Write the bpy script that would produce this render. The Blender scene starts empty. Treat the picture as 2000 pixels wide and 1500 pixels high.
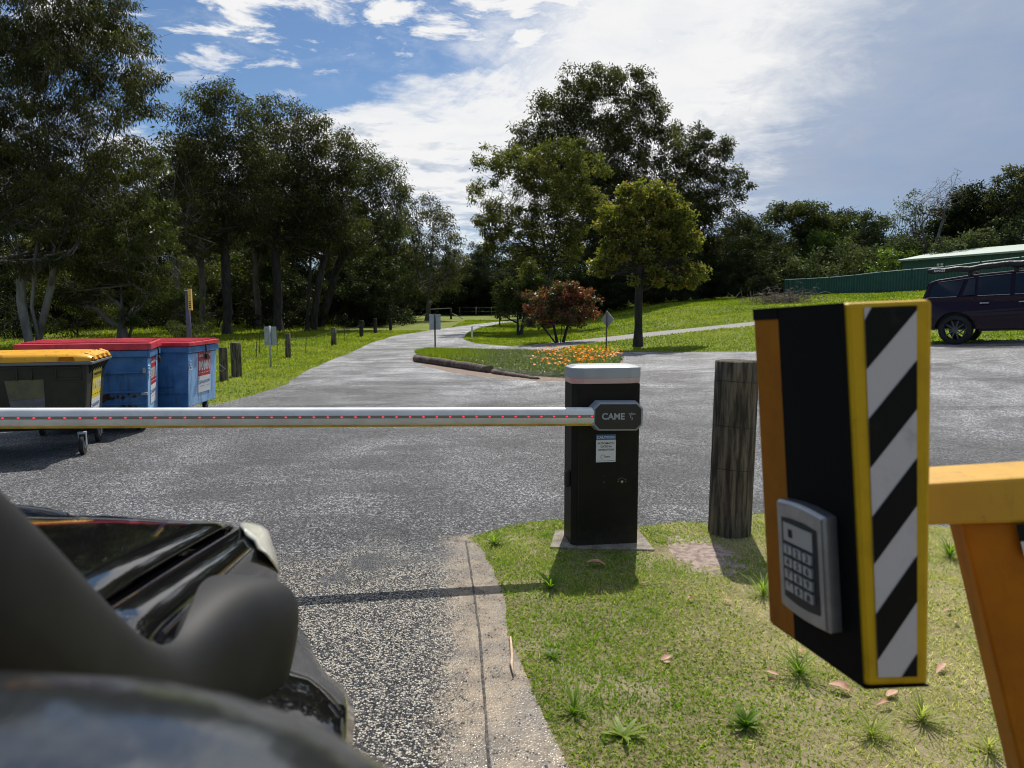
import bpy, bmesh, math, random
import numpy as np
from mathutils import Vector, Matrix, Euler
from mathutils.geometry import delaunay_2d_cdt
R = math.radians
random.seed(7)
rng = np.random.default_rng(7)
sc = bpy.context.scene
col = sc.collection

# ------------------------------------------------------------------ camera, light, exposure
F = 1387.0
PITCH = R(5.7)
CAM = Vector((0.0, 0.0, 1.4))
cd = bpy.data.cameras.new('camera'); cam = bpy.data.objects.new('camera', cd); col.objects.link(cam)
cam.location = CAM; cam.rotation_euler = (math.pi/2 - PITCH, 0, 0)
cd.sensor_width = 36; cd.lens = 36*F/2000; cd.clip_start = 0.02; cd.clip_end = 3000
cd.dof.use_dof = True; cd.dof.focus_distance = 7.0; cd.dof.aperture_fstop = 6.5
sc.camera = cam
sc.view_settings.view_transform = 'Standard'; sc.view_settings.look = 'None'
sc.view_settings.exposure = 0.0; sc.view_settings.gamma = 1.0; sc.view_settings.use_curve_mapping = False
sc.cycles.pixel_filter_type = 'BLACKMAN_HARRIS'; sc.cycles.filter_width = 1.05
sc.cycles.max_bounces = 8; sc.cycles.transparent_max_bounces = 8
sc.cycles.sample_clamp_indirect = 6

SUN_EL, SUN_AZ = R(55), R(11)          # azimuth measured from +Y towards +X
sd = bpy.data.lights.new('sun', 'SUN'); sun = bpy.data.objects.new('sun', sd); col.objects.link(sun)
sd.energy = 5.0; sd.angle = R(0.53); sd.color = (1.0, 0.95, 0.87)
SUNDIR = Vector((math.cos(SUN_EL)*math.sin(SUN_AZ), math.cos(SUN_EL)*math.cos(SUN_AZ), math.sin(SUN_EL)))
sun.rotation_euler = SUNDIR.to_track_quat('Z', 'Y').to_euler(); sun.location = (5, 20, 40)

class NT:
    """small helper round a node tree"""
    def __init__(s, nt): s.t = nt; s.n = nt.nodes; s.l = nt.links
    def add(s, typ, ins=None, **kw):
        nd = s.n.new(typ)
        for k, v in kw.items(): setattr(nd, k, v)
        for k, v in (ins or {}).items():
            if isinstance(v, bpy.types.NodeSocket): s.l.new(v, nd.inputs[k])
            else: nd.inputs[k].default_value = v
        return nd
    def math(s, op, a, b=0.0, c=0.0, clamp=False):
        nd = s.n.new('ShaderNodeMath'); nd.operation = op; nd.use_clamp = clamp
        for i, v in enumerate((a, b, c)):
            if isinstance(v, bpy.types.NodeSocket): s.l.new(v, nd.inputs[i])
            else: nd.inputs[i].default_value = v
        return nd.outputs[0]
    def smooth(s, x, a, b):
        nd = s.n.new('ShaderNodeMapRange'); nd.interpolation_type = 'SMOOTHSTEP'
        s.l.new(x, nd.inputs[0]); nd.inputs[1].default_value = a; nd.inputs[2].default_value = b
        return nd.outputs[0]
    def mix(s, f, a, b, blend='MIX'):
        nd = s.n.new('ShaderNodeMix'); nd.data_type = 'RGBA'; nd.blend_type = blend
        for i, v in ((0, f), (6, a), (7, b)):
            if isinstance(v, bpy.types.NodeSocket): s.l.new(v, nd.inputs[i])
            else: nd.inputs[i].default_value = (v if not isinstance(v, tuple) else (*v[:3], 1))
        return nd.outputs[2]
    def noise(s, vec, scale, detail=4, rough=.55, dist=0.0):
        return s.add('ShaderNodeTexNoise', {'Vector': vec, 'Scale': scale, 'Detail': detail, 'Roughness': rough, 'Distortion': dist}).outputs[0]
    def ramp(s, x, stops, interp='LINEAR'):
        nd = s.n.new('ShaderNodeValToRGB'); nd.color_ramp.interpolation = interp
        cr = nd.color_ramp
        while len(cr.elements) < len(stops): cr.elements.new(.5)
        for e, (p, c) in zip(cr.elements, stops):
            e.position = p; e.color = (*c, 1) if isinstance(c, tuple) else (c, c, c, 1)
        s.l.new(x, nd.inputs[0]); return nd.outputs[0]
    def mapping(s, vec, scale=(1, 1, 1), rot=(0, 0, 0), loc=(0, 0, 0)):
        return s.add('ShaderNodeMapping', {'Vector': vec, 'Scale': scale, 'Rotation': rot, 'Location': loc}).outputs[0]

# ------------------------------------------------------------------ sky: Nishita with procedural cloud
w = bpy.data.worlds.new('World'); sc.world = w; w.use_nodes = True
T = NT(w.node_tree); T.n.clear()
sky = T.add('ShaderNodeTexSky', sky_type='NISHITA', sun_disc=False, sun_elevation=SUN_EL, sun_rotation=SUN_AZ,
            altitude=20.0, air_density=1.0, dust_density=0.3, ozone_density=3.0)
tc = T.add('ShaderNodeTexCoord').outputs['Generated']
xyz = T.add('ShaderNodeSeparateXYZ', {0: tc})
dx, dy, dz = xyz.outputs
zz = T.math('ADD', T.math('MAXIMUM', dz, 0.0), 0.10)
pl = T.add('ShaderNodeCombineXYZ', {0: T.math('DIVIDE', dx, zz), 1: T.math('DIVIDE', dy, zz), 2: 0.0}).outputs[0]
n_big = T.noise(T.mapping(pl, (.5, .55, 1), (0, 0, .5)), 1.3, 6, .6, .35)
n_mid = T.noise(T.mapping(pl, (1.0, 1.0, 1), (0, 0, .6), (3.1, 1.7, 0)), 3.2, 9, .66, .4)
n_3d = T.noise(T.mapping(tc, (1, 1, 2.2)), 4.0, 8, .62, .6)
n_pf = T.noise(T.mapping(pl, (1.0, 1.35, 1), (0, 0, -.45), (7.3, 4.4, 0)), 4.4, 8, .62, .35)
# the bank: to the right of the blue opening and low down all round
wob = T.math('MULTIPLY', T.math('SUBTRACT', n_3d, .5), .34)
wob2 = T.math('MULTIPLY', T.math('SUBTRACT', n_mid, .5), .22)
sx = T.math('ADD', T.math('ADD', T.math('ADD', dx, T.math('MULTIPLY', dz, .20)), wob), wob2)
A = T.smooth(sx, -.03, .13)
sz = T.math('ADD', T.math('ADD', T.math('SUBTRACT', dz, T.math('MULTIPLY', dx, .22)), wob), T.math('MULTIPLY', wob2, .8))
B = T.smooth(sz, .345, .275)
bank = T.math('MAXIMUM', A, B)
lowgap = T.smooth(T.math('ADD', dz, T.math('MULTIPLY', T.math('SUBTRACT', n_big, .5), .14)), .17, .05)   # thinner down at the horizon
bank = T.math('MULTIPLY', bank, T.math('SUBTRACT', 1.0, T.math('MULTIPLY', lowgap, .55)))
puff = T.smooth(T.math('ADD', n_pf, T.math('MULTIPLY', T.math('SUBTRACT', n_big, .5), .75)), .49, .62)
puff = T.math('MULTIPLY', puff, T.smooth(dz, .24, .33))
wisp = T.math('MULTIPLY', T.smooth(n_mid, .47, .75), .38)
wisp = T.math('MULTIPLY', wisp, T.smooth(dz, .26, .36))
cov = T.math('MAXIMUM', T.math('MULTIPLY', bank, T.math('ADD', .88, T.math('MULTIPLY', T.smooth(n_mid, .3, .6), .12))), T.math('MAXIMUM', puff, wisp))
# how bright the cloud is: thin and bright towards the sun, grey-blue away from it
sdn = T.add('ShaderNodeVectorMath', {0: tc, 1: tuple(SUNDIR)}, operation='DOT_PRODUCT').outputs[1]
damp = T.math('ADD', .42, T.math('MULTIPLY', T.smooth(dx, .50, .05), .58))
sdn = T.math('ADD', sdn, T.math('MULTIPLY', T.math('MULTIPLY', T.math('SUBTRACT', n_mid, .5), .34), damp))
sdn = T.math('ADD', sdn, T.math('MULTIPLY', T.math('SUBTRACT', n_3d, .5), .22))
side = T.math('MULTIPLY', T.smooth(dx, .10, .62), -.24)
cb = T.math('ADD', sdn, side)
puffw = T.math('MULTIPLY', T.math('MULTIPLY', T.smooth(n_pf, .42, .66), .20), T.smooth(dx, .42, .02))
cb = T.math('ADD', cb, T.math('SUBTRACT', puffw, .06))
ccol = T.ramp(T.smooth(cb, .30, .88), [(0.0, (.335, .43, .61)), (.38, (.47, .55, .70)), (.54, (.78, .82, .89)), (.74, (1.06, 1.06, 1.06))])
skyc = T.add('ShaderNodeMix', {0: 1.0}, data_type='RGBA', blend_type='MULTIPLY')
T.l.new(sky.outputs[0], skyc.inputs[6]); skyc.inputs[7].default_value = (.082, .094, .104, 1)
mixc = T.mix(cov, skyc.outputs[2], ccol)
bg = T.add('ShaderNodeBackground', {'Color': mixc, 'Strength': 0.86})
SKY = (T, sky, skyc, bg)
T.l.new(bg.outputs[0], T.add('ShaderNodeOutputWorld').inputs[0])

# ------------------------------------------------------------------ terrain and photo geometry
def sst(x, a, b):
    t = np.clip((x-a)/(b-a), 0, 1); return t*t*(3-2*t)
def hz(x, y):
    x = np.asarray(x, float); y = np.asarray(y, float)
    a = sst(y, 7, 15)*.055*np.clip(x, 0, 60)
    b = .020*np.clip(y-24, 0, 120)
    c = .045*np.clip(y-23, 0, 20)*sst(x, 3, 13)
    d = .05*np.sin(x*.9+1.3)*np.sin(y*.7)*sst(y, 24, 34)*sst(np.abs(x+4), 5, 14)
    return a+b+c+d
def H(x, y): return float(hz(x, y))
cp, sp = math.cos(PITCH), math.sin(PITCH)
def ray(px, py):
    u, v = (px-1000)/F, -(py-750)/F
    return Vector((u, cp+v*sp, -sp+v*cp))
def G(px, py):
    """ground point seen at a photo pixel"""
    d = ray(px, py); t = .5; last = 0
    while t < 400:
        p = CAM + d*t
        if p.z < H(p.x, p.y):
            lo, hi = last, t
            for _ in range(24):
                m = (lo+hi)/2; q = CAM+d*m
                if q.z < H(q.x, q.y): hi = m
                else: lo = m
            q = CAM+d*hi; return Vector((q.x, q.y, H(q.x, q.y)))
        last = t; t += max(.1, t*.02)
    q = CAM+d*400; return Vector((q.x, q.y, H(q.x, q.y)))
def P(px, py, Y):
    d = ray(px, py); return CAM + d*(Y/d.y)
def CP(px, py, d): return CAM + ray(px, py)*d
def G2(px, py): q = G(px, py); return (q.x, q.y)

# ------------------------------------------------------------------ materials
def mat(name, c1, rough=.5, c2=None, scale=6.0, metal=0.0, bump=0.0, bscale=None, spec=.5, stretch=(1, 1, 1), contrast=(.35, .65), coat=0.0, bdist=.01, rvar=0.0):
    m = bpy.data.materials.new(name); m.use_nodes = True
    t = NT(m.node_tree); b = t.n['Principled BSDF']
    b.inputs['Base Color'].default_value = (*c1, 1); b.inputs['Roughness'].default_value = rough
    b.inputs['Metallic'].default_value = metal; b.inputs['Specular IOR Level'].default_value = spec
    b.inputs['Coat Weight'].default_value = coat
    o = t.mapping(t.add('ShaderNodeTexCoord').outputs['Object'], stretch)
    if c2 is not None:
        f = t.smooth(t.noise(o, scale, 7, .62), *contrast)
        t.l.new(t.mix(f, c1, c2), b.inputs['Base Color'])
        if rvar: t.l.new(t.math('ADD', rough, t.math('MULTIPLY', f, rvar)), b.inputs['Roughness'])
    if bump:
        n = t.noise(o, bscale or scale*6, 6, .65)
        bp = t.add('ShaderNodeBump', {'Strength': bump, 'Distance': bdist, 'Height': n})
        t.l.new(bp.outputs[0], b.inputs['Normal'])
    return m

def leaf_mat(name, stops, rough=.42, trans=.30, spec=.35):
    m = bpy.data.materials.new(name); m.use_nodes = True
    t = NT(m.node_tree); b = t.n['Principled BSDF']
    a = t.add('ShaderNodeAttribute', attribute_name='tint').outputs['Fac']
    c = t.ramp(a, stops)
    t.l.new(c, b.inputs['Base Color']); b.inputs['Roughness'].default_value = rough; b.inputs['Specular IOR Level'].default_value = spec
    tr = t.add('ShaderNodeBsdfTranslucent', {'Color': t.mix(1.0, c, (1.5, 1.7, .7), 'MULTIPLY')})
    mx = t.add('ShaderNodeMixShader', {0: trans, 1: b.outputs[0], 2: tr.outputs[0]})
    t.l.new(mx.outputs[0], t.n['Material Output'].inputs[0])
    return m
M = {}
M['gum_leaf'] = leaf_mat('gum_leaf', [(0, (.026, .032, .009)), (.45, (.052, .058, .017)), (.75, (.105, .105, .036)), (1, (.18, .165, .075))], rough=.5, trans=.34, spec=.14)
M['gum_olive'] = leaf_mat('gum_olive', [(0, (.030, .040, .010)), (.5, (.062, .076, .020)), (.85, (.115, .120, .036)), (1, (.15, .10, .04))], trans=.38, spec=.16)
M['olive_leaf'] = leaf_mat('olive_leaf', [(0, (.040, .050, .010)), (.45, (.095, .105, .022)), (.8, (.165, .165, .040)), (1, (.22, .17, .06))], trans=.42, spec=.16)
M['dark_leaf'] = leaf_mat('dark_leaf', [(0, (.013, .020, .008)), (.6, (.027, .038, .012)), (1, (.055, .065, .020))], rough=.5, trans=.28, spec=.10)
M['gold_leaf'] = leaf_mat('gold_leaf', [(0, (.060, .070, .014)), (.5, (.145, .148, .028)), (.86, (.24, .215, .042)), (1, (.27, .13, .03))], trans=.46, spec=.25)
M['red_leaf'] = leaf_mat('red_leaf', [(0, (.040, .050, .018)), (.5, (.085, .070, .030)), (.75, (.20, .060, .035)), (1, (.28, .085, .05))], trans=.35)
M['shrub_leaf'] = leaf_mat('shrub_leaf', [(0, (.04, .055, .022)), (.5, (.075, .092, .04)), (1, (.13, .14, .08))], trans=.34, rough=.55, spec=.10)
M['bright_leaf'] = leaf_mat('bright_leaf', [(0, (.055, .085, .014)), (.5, (.10, .15, .024)), (1, (.16, .20, .04))], trans=.4)
M['grass'] = leaf_mat('grass', [(0, (.085, .165, .014)), (.34, (.21, .31, .030)), (.56, (.33, .34, .115)), (.78, (.50, .445, .27)), (1, (.66, .59, .42))], rough=.5, trans=.50, spec=.3)
M['lawn'] = leaf_mat('lawn', [(0, (.080, .130, .012)), (.45, (.185, .235, .020)), (.75, (.30, .31, .045)), (1, (.42, .36, .13))], rough=.55, trans=.45, spec=.2)
M['grey_green'] = leaf_mat('grey_green', [(0, (.08, .115, .04)), (.6, (.18, .21, .10)), (1, (.34, .35, .20))], trans=.3)
M['petal'] = leaf_mat('petal', [(0, (.85, .19, .003)), (.6, (.90, .29, .004)), (1, (.90, .42, .01))], trans=.25, spec=.1)
M['dead_leaf'] = mat('dead_leaf', (.36, .17, .09), .6, (.50, .29, .19), 30)
M['bark_dark'] = mat('bark_dark', (.018, .015, .012), .9, (.050, .042, .034), 6, bump=.8, bscale=18, stretch=(1, 1, .3), bdist=.03)
M['bark_grey'] = mat('bark_grey', (.09, .075, .060), .85, (.17, .15, .125), 4, bump=.6, bscale=16, stretch=(1, 1, .3), bdist=.03)
M['bark_pale'] = mat('bark_pale', (.10, .088, .070), .8, (.25, .235, .20), 2.4, bump=.3, bscale=12, stretch=(1, 1, .25), bdist=.02)
_t = NT(M['bark_pale'].node_tree); _b = _t.n['Principled BSDF']; _s = _b.inputs['Base Color'].links[0].from_socket
_z = _t.add('ShaderNodeSeparateXYZ', {0: _t.add('ShaderNodeTexCoord').outputs['Object']}).outputs[2]
_t.l.new(_t.mix(_t.smooth(_z, 2.4, 4.6), _s, (.055, .047, .038)), _b.inputs['Base Color'])   # rough dark bark on the upper limbs
M['dead_twig'] = mat('dead_twig', (.10, .075, .06), .9, (.20, .16, .14), 5)
M['black_gloss'] = mat('black_gloss', (.006, .006, .007), .07, None, spec=.5, coat=.6)
M['black_plastic'] = mat('black_plastic', (.012, .012, .012), .55)
M['rubber'] = mat('rubber', (.012, .012, .012), .85, (.03, .028, .026), 10)
M['steel'] = mat('steel', (.45, .45, .46), .35, (.30, .30, .30), 15, metal=.9)
M['galv'] = mat('galvanised', (.30, .33, .35), .5, (.42, .45, .46), 9, metal=.35)
M['white'] = mat('white_print', (.72, .72, .70), .5)
M['red_print'] = mat('red_print', (.55, .02, .035), .45, (.46, .025, .04), 8)
M['blue_print'] = mat('blue_print', (.03, .16, .42), .5)
M['yellow_print'] = mat('yellow_print', (.80, .62, .02), .45)
M['black_print'] = mat('black_print', (.02, .02, .02), .5)

# ------------------------------------------------------------------ mesh helpers
class MB:
    def __init__(s): s.v = []; s.f = []; s.m = []; s.sm = []
    def add(s, vs, fs, mi=0, smooth=False, mtx=None):
        o = len(s.v)
        for p in vs:
            p = Vector(p)
            if mtx is not None: p = mtx @ p
            s.v.append(p)
        for f in fs: s.f.append(tuple(i+o for i in f)); s.m.append(mi); s.sm.append(smooth)
        return s
    def box(s, lo, hi, mi=0, mtx=None, bev=0.0):
        x0, y0, z0 = lo; x1, y1, z1 = hi
        if bev <= 0:
            vs = [(x0, y0, z0), (x1, y0, z0), (x1, y1, z0), (x0, y1, z0), (x0, y0, z1), (x1, y0, z1), (x1, y1, z1), (x0, y1, z1)]
            return s.add(vs, [(0, 3, 2, 1), (4, 5, 6, 7), (0, 1, 5, 4), (1, 2, 6, 5), (2, 3, 7, 6), (3, 0, 4, 7)], mi, False, mtx)
        bm = bmesh.new(); bmesh.ops.create_cube(bm, size=1)
        for q in bm.verts: q.co = Vector(((x0+x1)/2+q.co.x*(x1-x0), (y0+y1)/2+q.co.y*(y1-y0), (z0+z1)/2+q.co.z*(z1-z0)))
        bmesh.ops.bevel(bm, geom=bm.edges[:], offset=bev, segments=2, affect='EDGES', profile=.5)
        bm.verts.index_update()
        s.add([q.co.copy() for q in bm.verts], [tuple(q.index for q in f.verts) for f in bm.faces], mi, False, mtx); bm.free(); return s
    def quad(s, a, b, c, d, mi=0): return s.add([a, b, c, d], [(0, 1, 2, 3)], mi)
    def hexa(s, b4, t4, mi=0, mtx=None):
        return s.add(list(b4)+list(t4), [(0, 3, 2, 1), (4, 5, 6, 7), (0, 1, 5, 4), (1, 2, 6, 5), (2, 3, 7, 6), (3, 0, 4, 7)], mi, False, mtx)
    def tube(s, pts, rads, n=8, mi=0, cap=True, mtx=None, smooth=True, squash=None):
        pts = [Vector(p) for p in pts]
        if not hasattr(rads, '__len__'): rads = [rads]*len(pts)
        vs = []; fs = []; up = None
        for i, p in enumerate(pts):
            d = (pts[min(i+1, len(pts)-1)]-pts[max(i-1, 0)]).normalized()
            if up is None:
                up = Vector((0, 0, 1)) if abs(d.z) < .9 else Vector((0, 1, 0))
            a = d.cross(up).normalized(); b = a.cross(d).normalized(); up = b
            for k in range(n):
                t = 2*math.pi*k/n; q = math.cos(t)*a*rads[i]+math.sin(t)*b*rads[i]*(squash or 1)
                vs.append(p+q)
        for i in range(len(pts)-1):
            for k in range(n):
                k2 = (k+1) % n
                fs.append((i*n+k, i*n+k2, (i+1)*n+k2, (i+1)*n+k))
        s.add(vs, fs, mi, smooth, mtx)
        if cap:
            s.add(vs[:n], [tuple(range(n))[::-1]], mi, False, mtx); s.add(vs[-n:], [tuple(range(n))], mi, False, mtx)
        return s
    def prism(s, poly, axis, lo, hi, mi=0, mtx=None):
        """extrude a 2D polygon; axis x: poly is (y,z), axis y: poly is (x,z), axis z: poly is (x,y)"""
        def mk(p, h):
            return {'x': (h, p[0], p[1]), 'y': (p[0], h, p[1]), 'z': (p[0], p[1], h)}[axis]
        n = len(poly); vs = [mk(p, lo) for p in poly]+[mk(p, hi) for p in poly]
        fs = [tuple(range(n))[::-1], tuple(range(n, 2*n))]+[(i, (i+1) % n, n+(i+1) % n, n+i) for i in range(n)]
        return s.add(vs, fs, mi, False, mtx)
    def disc(s, c, r, nrm=(0, -1, 0), n=20, mi=0, ry=None):
        c = Vector(c); nrm = Vector(nrm).normalized(); a = nrm.cross(Vector((0, 0, 1)))
        a = a.normalized() if a.length > .01 else Vector((1, 0, 0)); b = a.cross(nrm)
        return s.add([c+a*r*math.cos(2*math.pi*k/n)+b*(ry or r)*math.sin(2*math.pi*k/n) for k in range(n)], [tuple(range(n))], mi)
    def grid(s, rows, mi=0, smooth=True, mtx=None):
        n = len(rows[0]); vs = [p for r in rows for p in r]
        return s.add(vs, [(i*n+k, i*n+k+1, (i+1)*n+k+1, (i+1)*n+k) for i in range(len(rows)-1) for k in range(n-1)], mi, smooth, mtx)
    def text(s, st, size, mtx, mi=0, align='CENTER', ext=0.0, bold=0.0, xs=1.0):
        cu = bpy.data.curves.new('t', 'FONT'); cu.body = st; cu.size = size; cu.align_x = align; cu.align_y = 'CENTER'
        cu.resolution_u = 3; cu.offset = bold; cu.extrude = ext
        ob = bpy.data.objects.new('t', cu); col.objects.link(ob)
        dg = bpy.context.evaluated_depsgraph_get(); dg.update()
        me = bpy.data.meshes.new_from_object(ob.evaluated_get(dg))
        s.add([Vector((v.co.x*xs, v.co.y, v.co.z)) for v in me.vertices], [tuple(p.vertices) for p in me.polygons], mi, False, mtx)
        bpy.data.meshes.remove(me); bpy.data.objects.remove(ob); bpy.data.curves.remove(cu); return s
    def build(s, name, mats, parent=None, local=False, sub=0, bevel=0.0, fixn=True):
        me = bpy.data.meshes.new(name)
        off = Vector((0, 0, 0))
        if parent is not None and not local: off = world_loc(parent)
        me.from_pydata([tuple(v-off) for v in s.v], [], s.f)
        for mm in (mats if isinstance(mats, (list, tuple)) else [mats]): me.materials.append(M[mm] if isinstance(mm, str) else mm)
        me.polygons.foreach_set('material_index', s.m); me.polygons.foreach_set('use_smooth', s.sm); me.update()
        if fixn:
            bm = bmesh.new(); bm.from_mesh(me); bmesh.ops.remove_doubles(bm, verts=bm.verts[:], dist=1e-6)
            bmesh.ops.recalc_face_normals(bm, faces=bm.faces[:]); bm.to_mesh(me); bm.free()
        o = bpy.data.objects.new(name, me); col.objects.link(o); o.parent = parent
        if bevel:
            b = o.modifiers.new('b', 'BEVEL'); b.width = bevel; b.segments = 2; b.limit_method = 'ANGLE'; b.angle_limit = R(40)
        if sub:
            b = o.modifiers.new('s', 'SUBSURF'); b.levels = sub; b.render_levels = sub
        return o
def world_loc(o):
    v = Vector(o.location)
    while o.parent is not None: o = o.parent; v += Vector(o.location)
    return v
def tag(o, label=None, cat=None, group=None, kind=None):
    if label: o['label'] = label
    if cat: o['category'] = cat
    if group: o['group'] = group
    if kind: o['kind'] = kind
    return o
def empty(name, loc, label, cat, group=None, rz=0.0, rot=None):
    o = bpy.data.objects.new(name, None); col.objects.link(o); o.location = loc; o.empty_display_size = .2
    o.rotation_euler = rot if rot is not None else (0, 0, rz)
    return tag(o, label, cat, group)
def copy_tree(o, parent=None, loc=None, rz=None, scale=None, label=None):
    c = o.copy(); col.objects.link(c); c.parent = parent
    if loc is not None: c.location = loc
    if rz is not None: c.rotation_euler = (0, 0, rz)
    if scale is not None: c.scale = scale
    if label: c['label'] = label
    for ch in [q for q in ALLCH.get(o.name, [])] or list(o.children): copy_tree(ch, c)
    return c
ALLCH = {}
def np_mesh(name, V, Q, mats, tint=None, parent=None, smooth=False):
    """mesh from arrays; Q is (n,4) or (n,3)"""
    me = bpy.data.meshes.new(name); k = Q.shape[1]
    me.vertices.add(len(V)); me.vertices.foreach_set('co', V.astype(np.float32).ravel())
    me.loops.add(Q.size); me.loops.foreach_set('vertex_index', Q.astype(np.int32).ravel())
    me.polygons.add(len(Q)); me.polygons.foreach_set('loop_start', (np.arange(len(Q))*k).astype(np.int32))
    me.update(calc_edges=True)
    if smooth: me.polygons.foreach_set('use_smooth', np.ones(len(Q), bool))
    for mm in (mats if isinstance(mats, (list, tuple)) else [mats]): me.materials.append(M[mm])
    if tint is not None:
        a = me.attributes.new('tint', 'FLOAT', 'FACE'); a.data.foreach_set('value', tint.astype(np.float32))
    o = bpy.data.objects.new(name, me); col.objects.link(o); o.parent = parent
    return o
def unit(a): return a/np.maximum(np.linalg.norm(a, axis=1, keepdims=True), 1e-9)
def leaf_arrays(pos, axis, L, W, shape=.42):
    n = len(pos); axis = unit(axis); side = unit(np.cross(axis, rng.normal(size=(n, 3))))
    L = np.asarray(L).reshape(-1, 1)*np.ones((n, 1)); W = np.asarray(W).reshape(-1, 1)*np.ones((n, 1))
    V = np.stack([pos, pos+axis*L*shape+side*W/2, pos+axis*L, pos+axis*L*shape-side*W/2], 1).reshape(-1, 3)
    return V, np.arange(4*n).reshape(-1, 4)
def pip(x, y, poly):
    x = np.asarray(x); y = np.asarray(y); ins = np.zeros(x.shape, bool); n = len(poly); j = n-1
    for i in range(n):
        xi, yi = poly[i]; xj, yj = poly[j]
        c = ((yi > y) != (yj > y))
        with np.errstate(divide='ignore', invalid='ignore'): xc = (xj-xi)*(y-yi)/((yj-yi) or 1e-12)+xi
        ins ^= c & (x < xc); j = i
    return ins
def wav(x, y, s=1.0, seed=0.0):
    """cheap smooth noise in -1..1"""
    return (np.sin(x*1.7*s+seed+1.3*np.sin(y*1.1*s+seed*2))+np.sin(y*2.3*s-seed+1.1*np.sin(x*1.9*s-seed))+np.sin((x+y)*3.7*s+seed*3+np.sin((x-y)*2.9*s)))/3
# ------------------------------------------------------------------ ground zones
def W(pts): return [G2(*p) if len(p) == 2 else (p[1], p[2]) for p in pts]      # (px,py) photo pixel or ('w',x,y) world
Z_ASPH = W([(423, 790), (500, 771), (560, 749), (600, 723), (650, 702), (690, 686), (730, 668), (770, 656), (850, 644), (930, 633), (1018, 622.5),
            ('w', 9.0, 74.0), ('w', 20.0, 80.0), ('w', 20.0, 75.0), ('w', 9.0, 69.0),
            (1018, 627), (975, 633), (935, 642), (912, 652), (905, 663), (930, 671), (1000, 677), (1080, 684), (1180, 687), (1250, 688), (1360, 688), (1470, 687), (1640, 680), (1830, 673), (2000, 664),
            ('w', 22.0, 22.0), ('w', 60.0, 26.0), ('w', 60.0, 4.6), ('w', 12.0, 4.4), (2000, 1024), (1840, 1030), (1600, 1006), (1480, 1004), (1390, 1022), (1320, 1020), (1243, 1030),
            (1150, 1026), (1090, 1016), (1030, 1020), (960, 1036), (925, 1048), (900, 1052)]) 
Z_CONC = W([(866, 1056), (905, 1046), (932, 1062), (962, 1110), (985, 1180), (992, 1240), (1020, 1310), (1062, 1400), (1112, 1500)]) + [(.30, 1.2), (.36, -3), (-.30, -3)] + W([(850, 1500), (855, 1300)])
Z_ASPH = Z_ASPH + W([(932, 1062), (962, 1110), (985, 1180), (992, 1240), (1020, 1310), (1062, 1400), (1112, 1500)]) + [(.30, 1.2), (.36, -3), (.36, -12), (-14, -12), (-15, 0), (-12, 9.0), (-8, 10.8)]
Z_TRACK = W([(1000, 677), (1060, 671), (1140, 663), (1250, 651), (1360, 640), (1470, 629), (1600, 612), (1600, 618), (1475, 636), (1360, 647), (1250, 660), (1150, 671), (1080, 685)])
Z_DIRT = W([(1300, 1048), (1350, 1040), (1400, 1060), (1450, 1085), (1470, 1110), (1420, 1128), (1350, 1118), (1318, 1085)])
Z_MULCH = W([(800, 702), (835, 716), (890, 728), (960, 738), (1050, 745), (1120, 744), (1200, 735), (1235, 715), (1200, 700), (1100, 696), (1000, 694), (900, 690), (820, 690)])
Z_BED = W([(808, 694), (850, 706), (905, 716), (962, 727), (1040, 735), (1110, 738), (1185, 728), (1218, 712), (1190, 702), (1110, 699), (1000, 694), (900, 691), (830, 690)])
JOINT = W([(910, 1058), (925, 1150), (938, 1250), (947, 1380), (955, 1500)]) + [(-.06, 1.0), (-.02, -3)]

def roughen(poly, step, amp, seed):
    out = []
    for i in range(len(poly)):
        a = np.array(poly[i]); b = np.array(poly[(i+1) % len(poly)]); L = np.linalg.norm(b-a)
        d = math.hypot(*((a+b)/2)); st = max(step, step*d/4)
        n = max(1, min(int(L/st), 60))
        for k in range(n):
            p = a+(b-a)*k/n
            j = amp*min(3.0, max(.6, d/5))*wav(p[0]*6/(1+d*.1), p[1]*6/(1+d*.1), 1, seed)
            out.append((p[0]+j, p[1]+j*.6))
    return out
Z_ASPH = roughen(Z_ASPH, .12, .018, 1.0); Z_TRACK = roughen(Z_TRACK, .5, .05, 2.0); Z_DIRT = roughen(Z_DIRT, .05, .03, 3.0)
Z_MULCH = roughen(Z_MULCH, .3, .04, 4.0)

def on_grass(x, y): return ~(pip(x, y, Z_ASPH) | pip(x, y, Z_CONC) | pip(x, y, Z_TRACK))

# one triangulation cut along every zone outline, so no sheet lies on another
pts = []; edges = []
def addpoly(poly, closed=True):
    o = len(pts); pts.extend(poly); n = len(poly)
    edges.extend([(o+i, o+(i+1) % n) for i in range(n if closed else n-1)])
for z in (Z_ASPH, Z_CONC, Z_TRACK, Z_DIRT, Z_MULCH): addpoly(z)
def jit(x0, x1, y0, y1, st, hole=None):
    for x in np.arange(x0, x1, st):
        for y in np.arange(y0, y1, st):
            if hole and hole[0] < x < hole[1] and hole[2] < y < hole[3]: continue
            pts.append((x+random.uniform(-.2, .2)*st, y+random.uniform(-.2, .2)*st))
jit(-7, 7, 0, 14, .5); jit(-40, 44, -10, 86, 1.8, (-7, 7, 0, 14)); jit(-260, 261, -60, 420, 20, (-40, 44, -10, 86))
vo, eo, fo, *_ = delaunay_2d_cdt([Vector(p) for p in pts], edges, [], 0, 1e-5, False)
vx = np.array([v.x for v in vo]); vy = np.array([v.y for v in vo])
fc = np.array([[*f] for f in fo if len(f) == 3])
cx = vx[fc].mean(1); cy = vy[fc].mean(1)
cls = np.zeros(len(fc), int)
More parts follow.
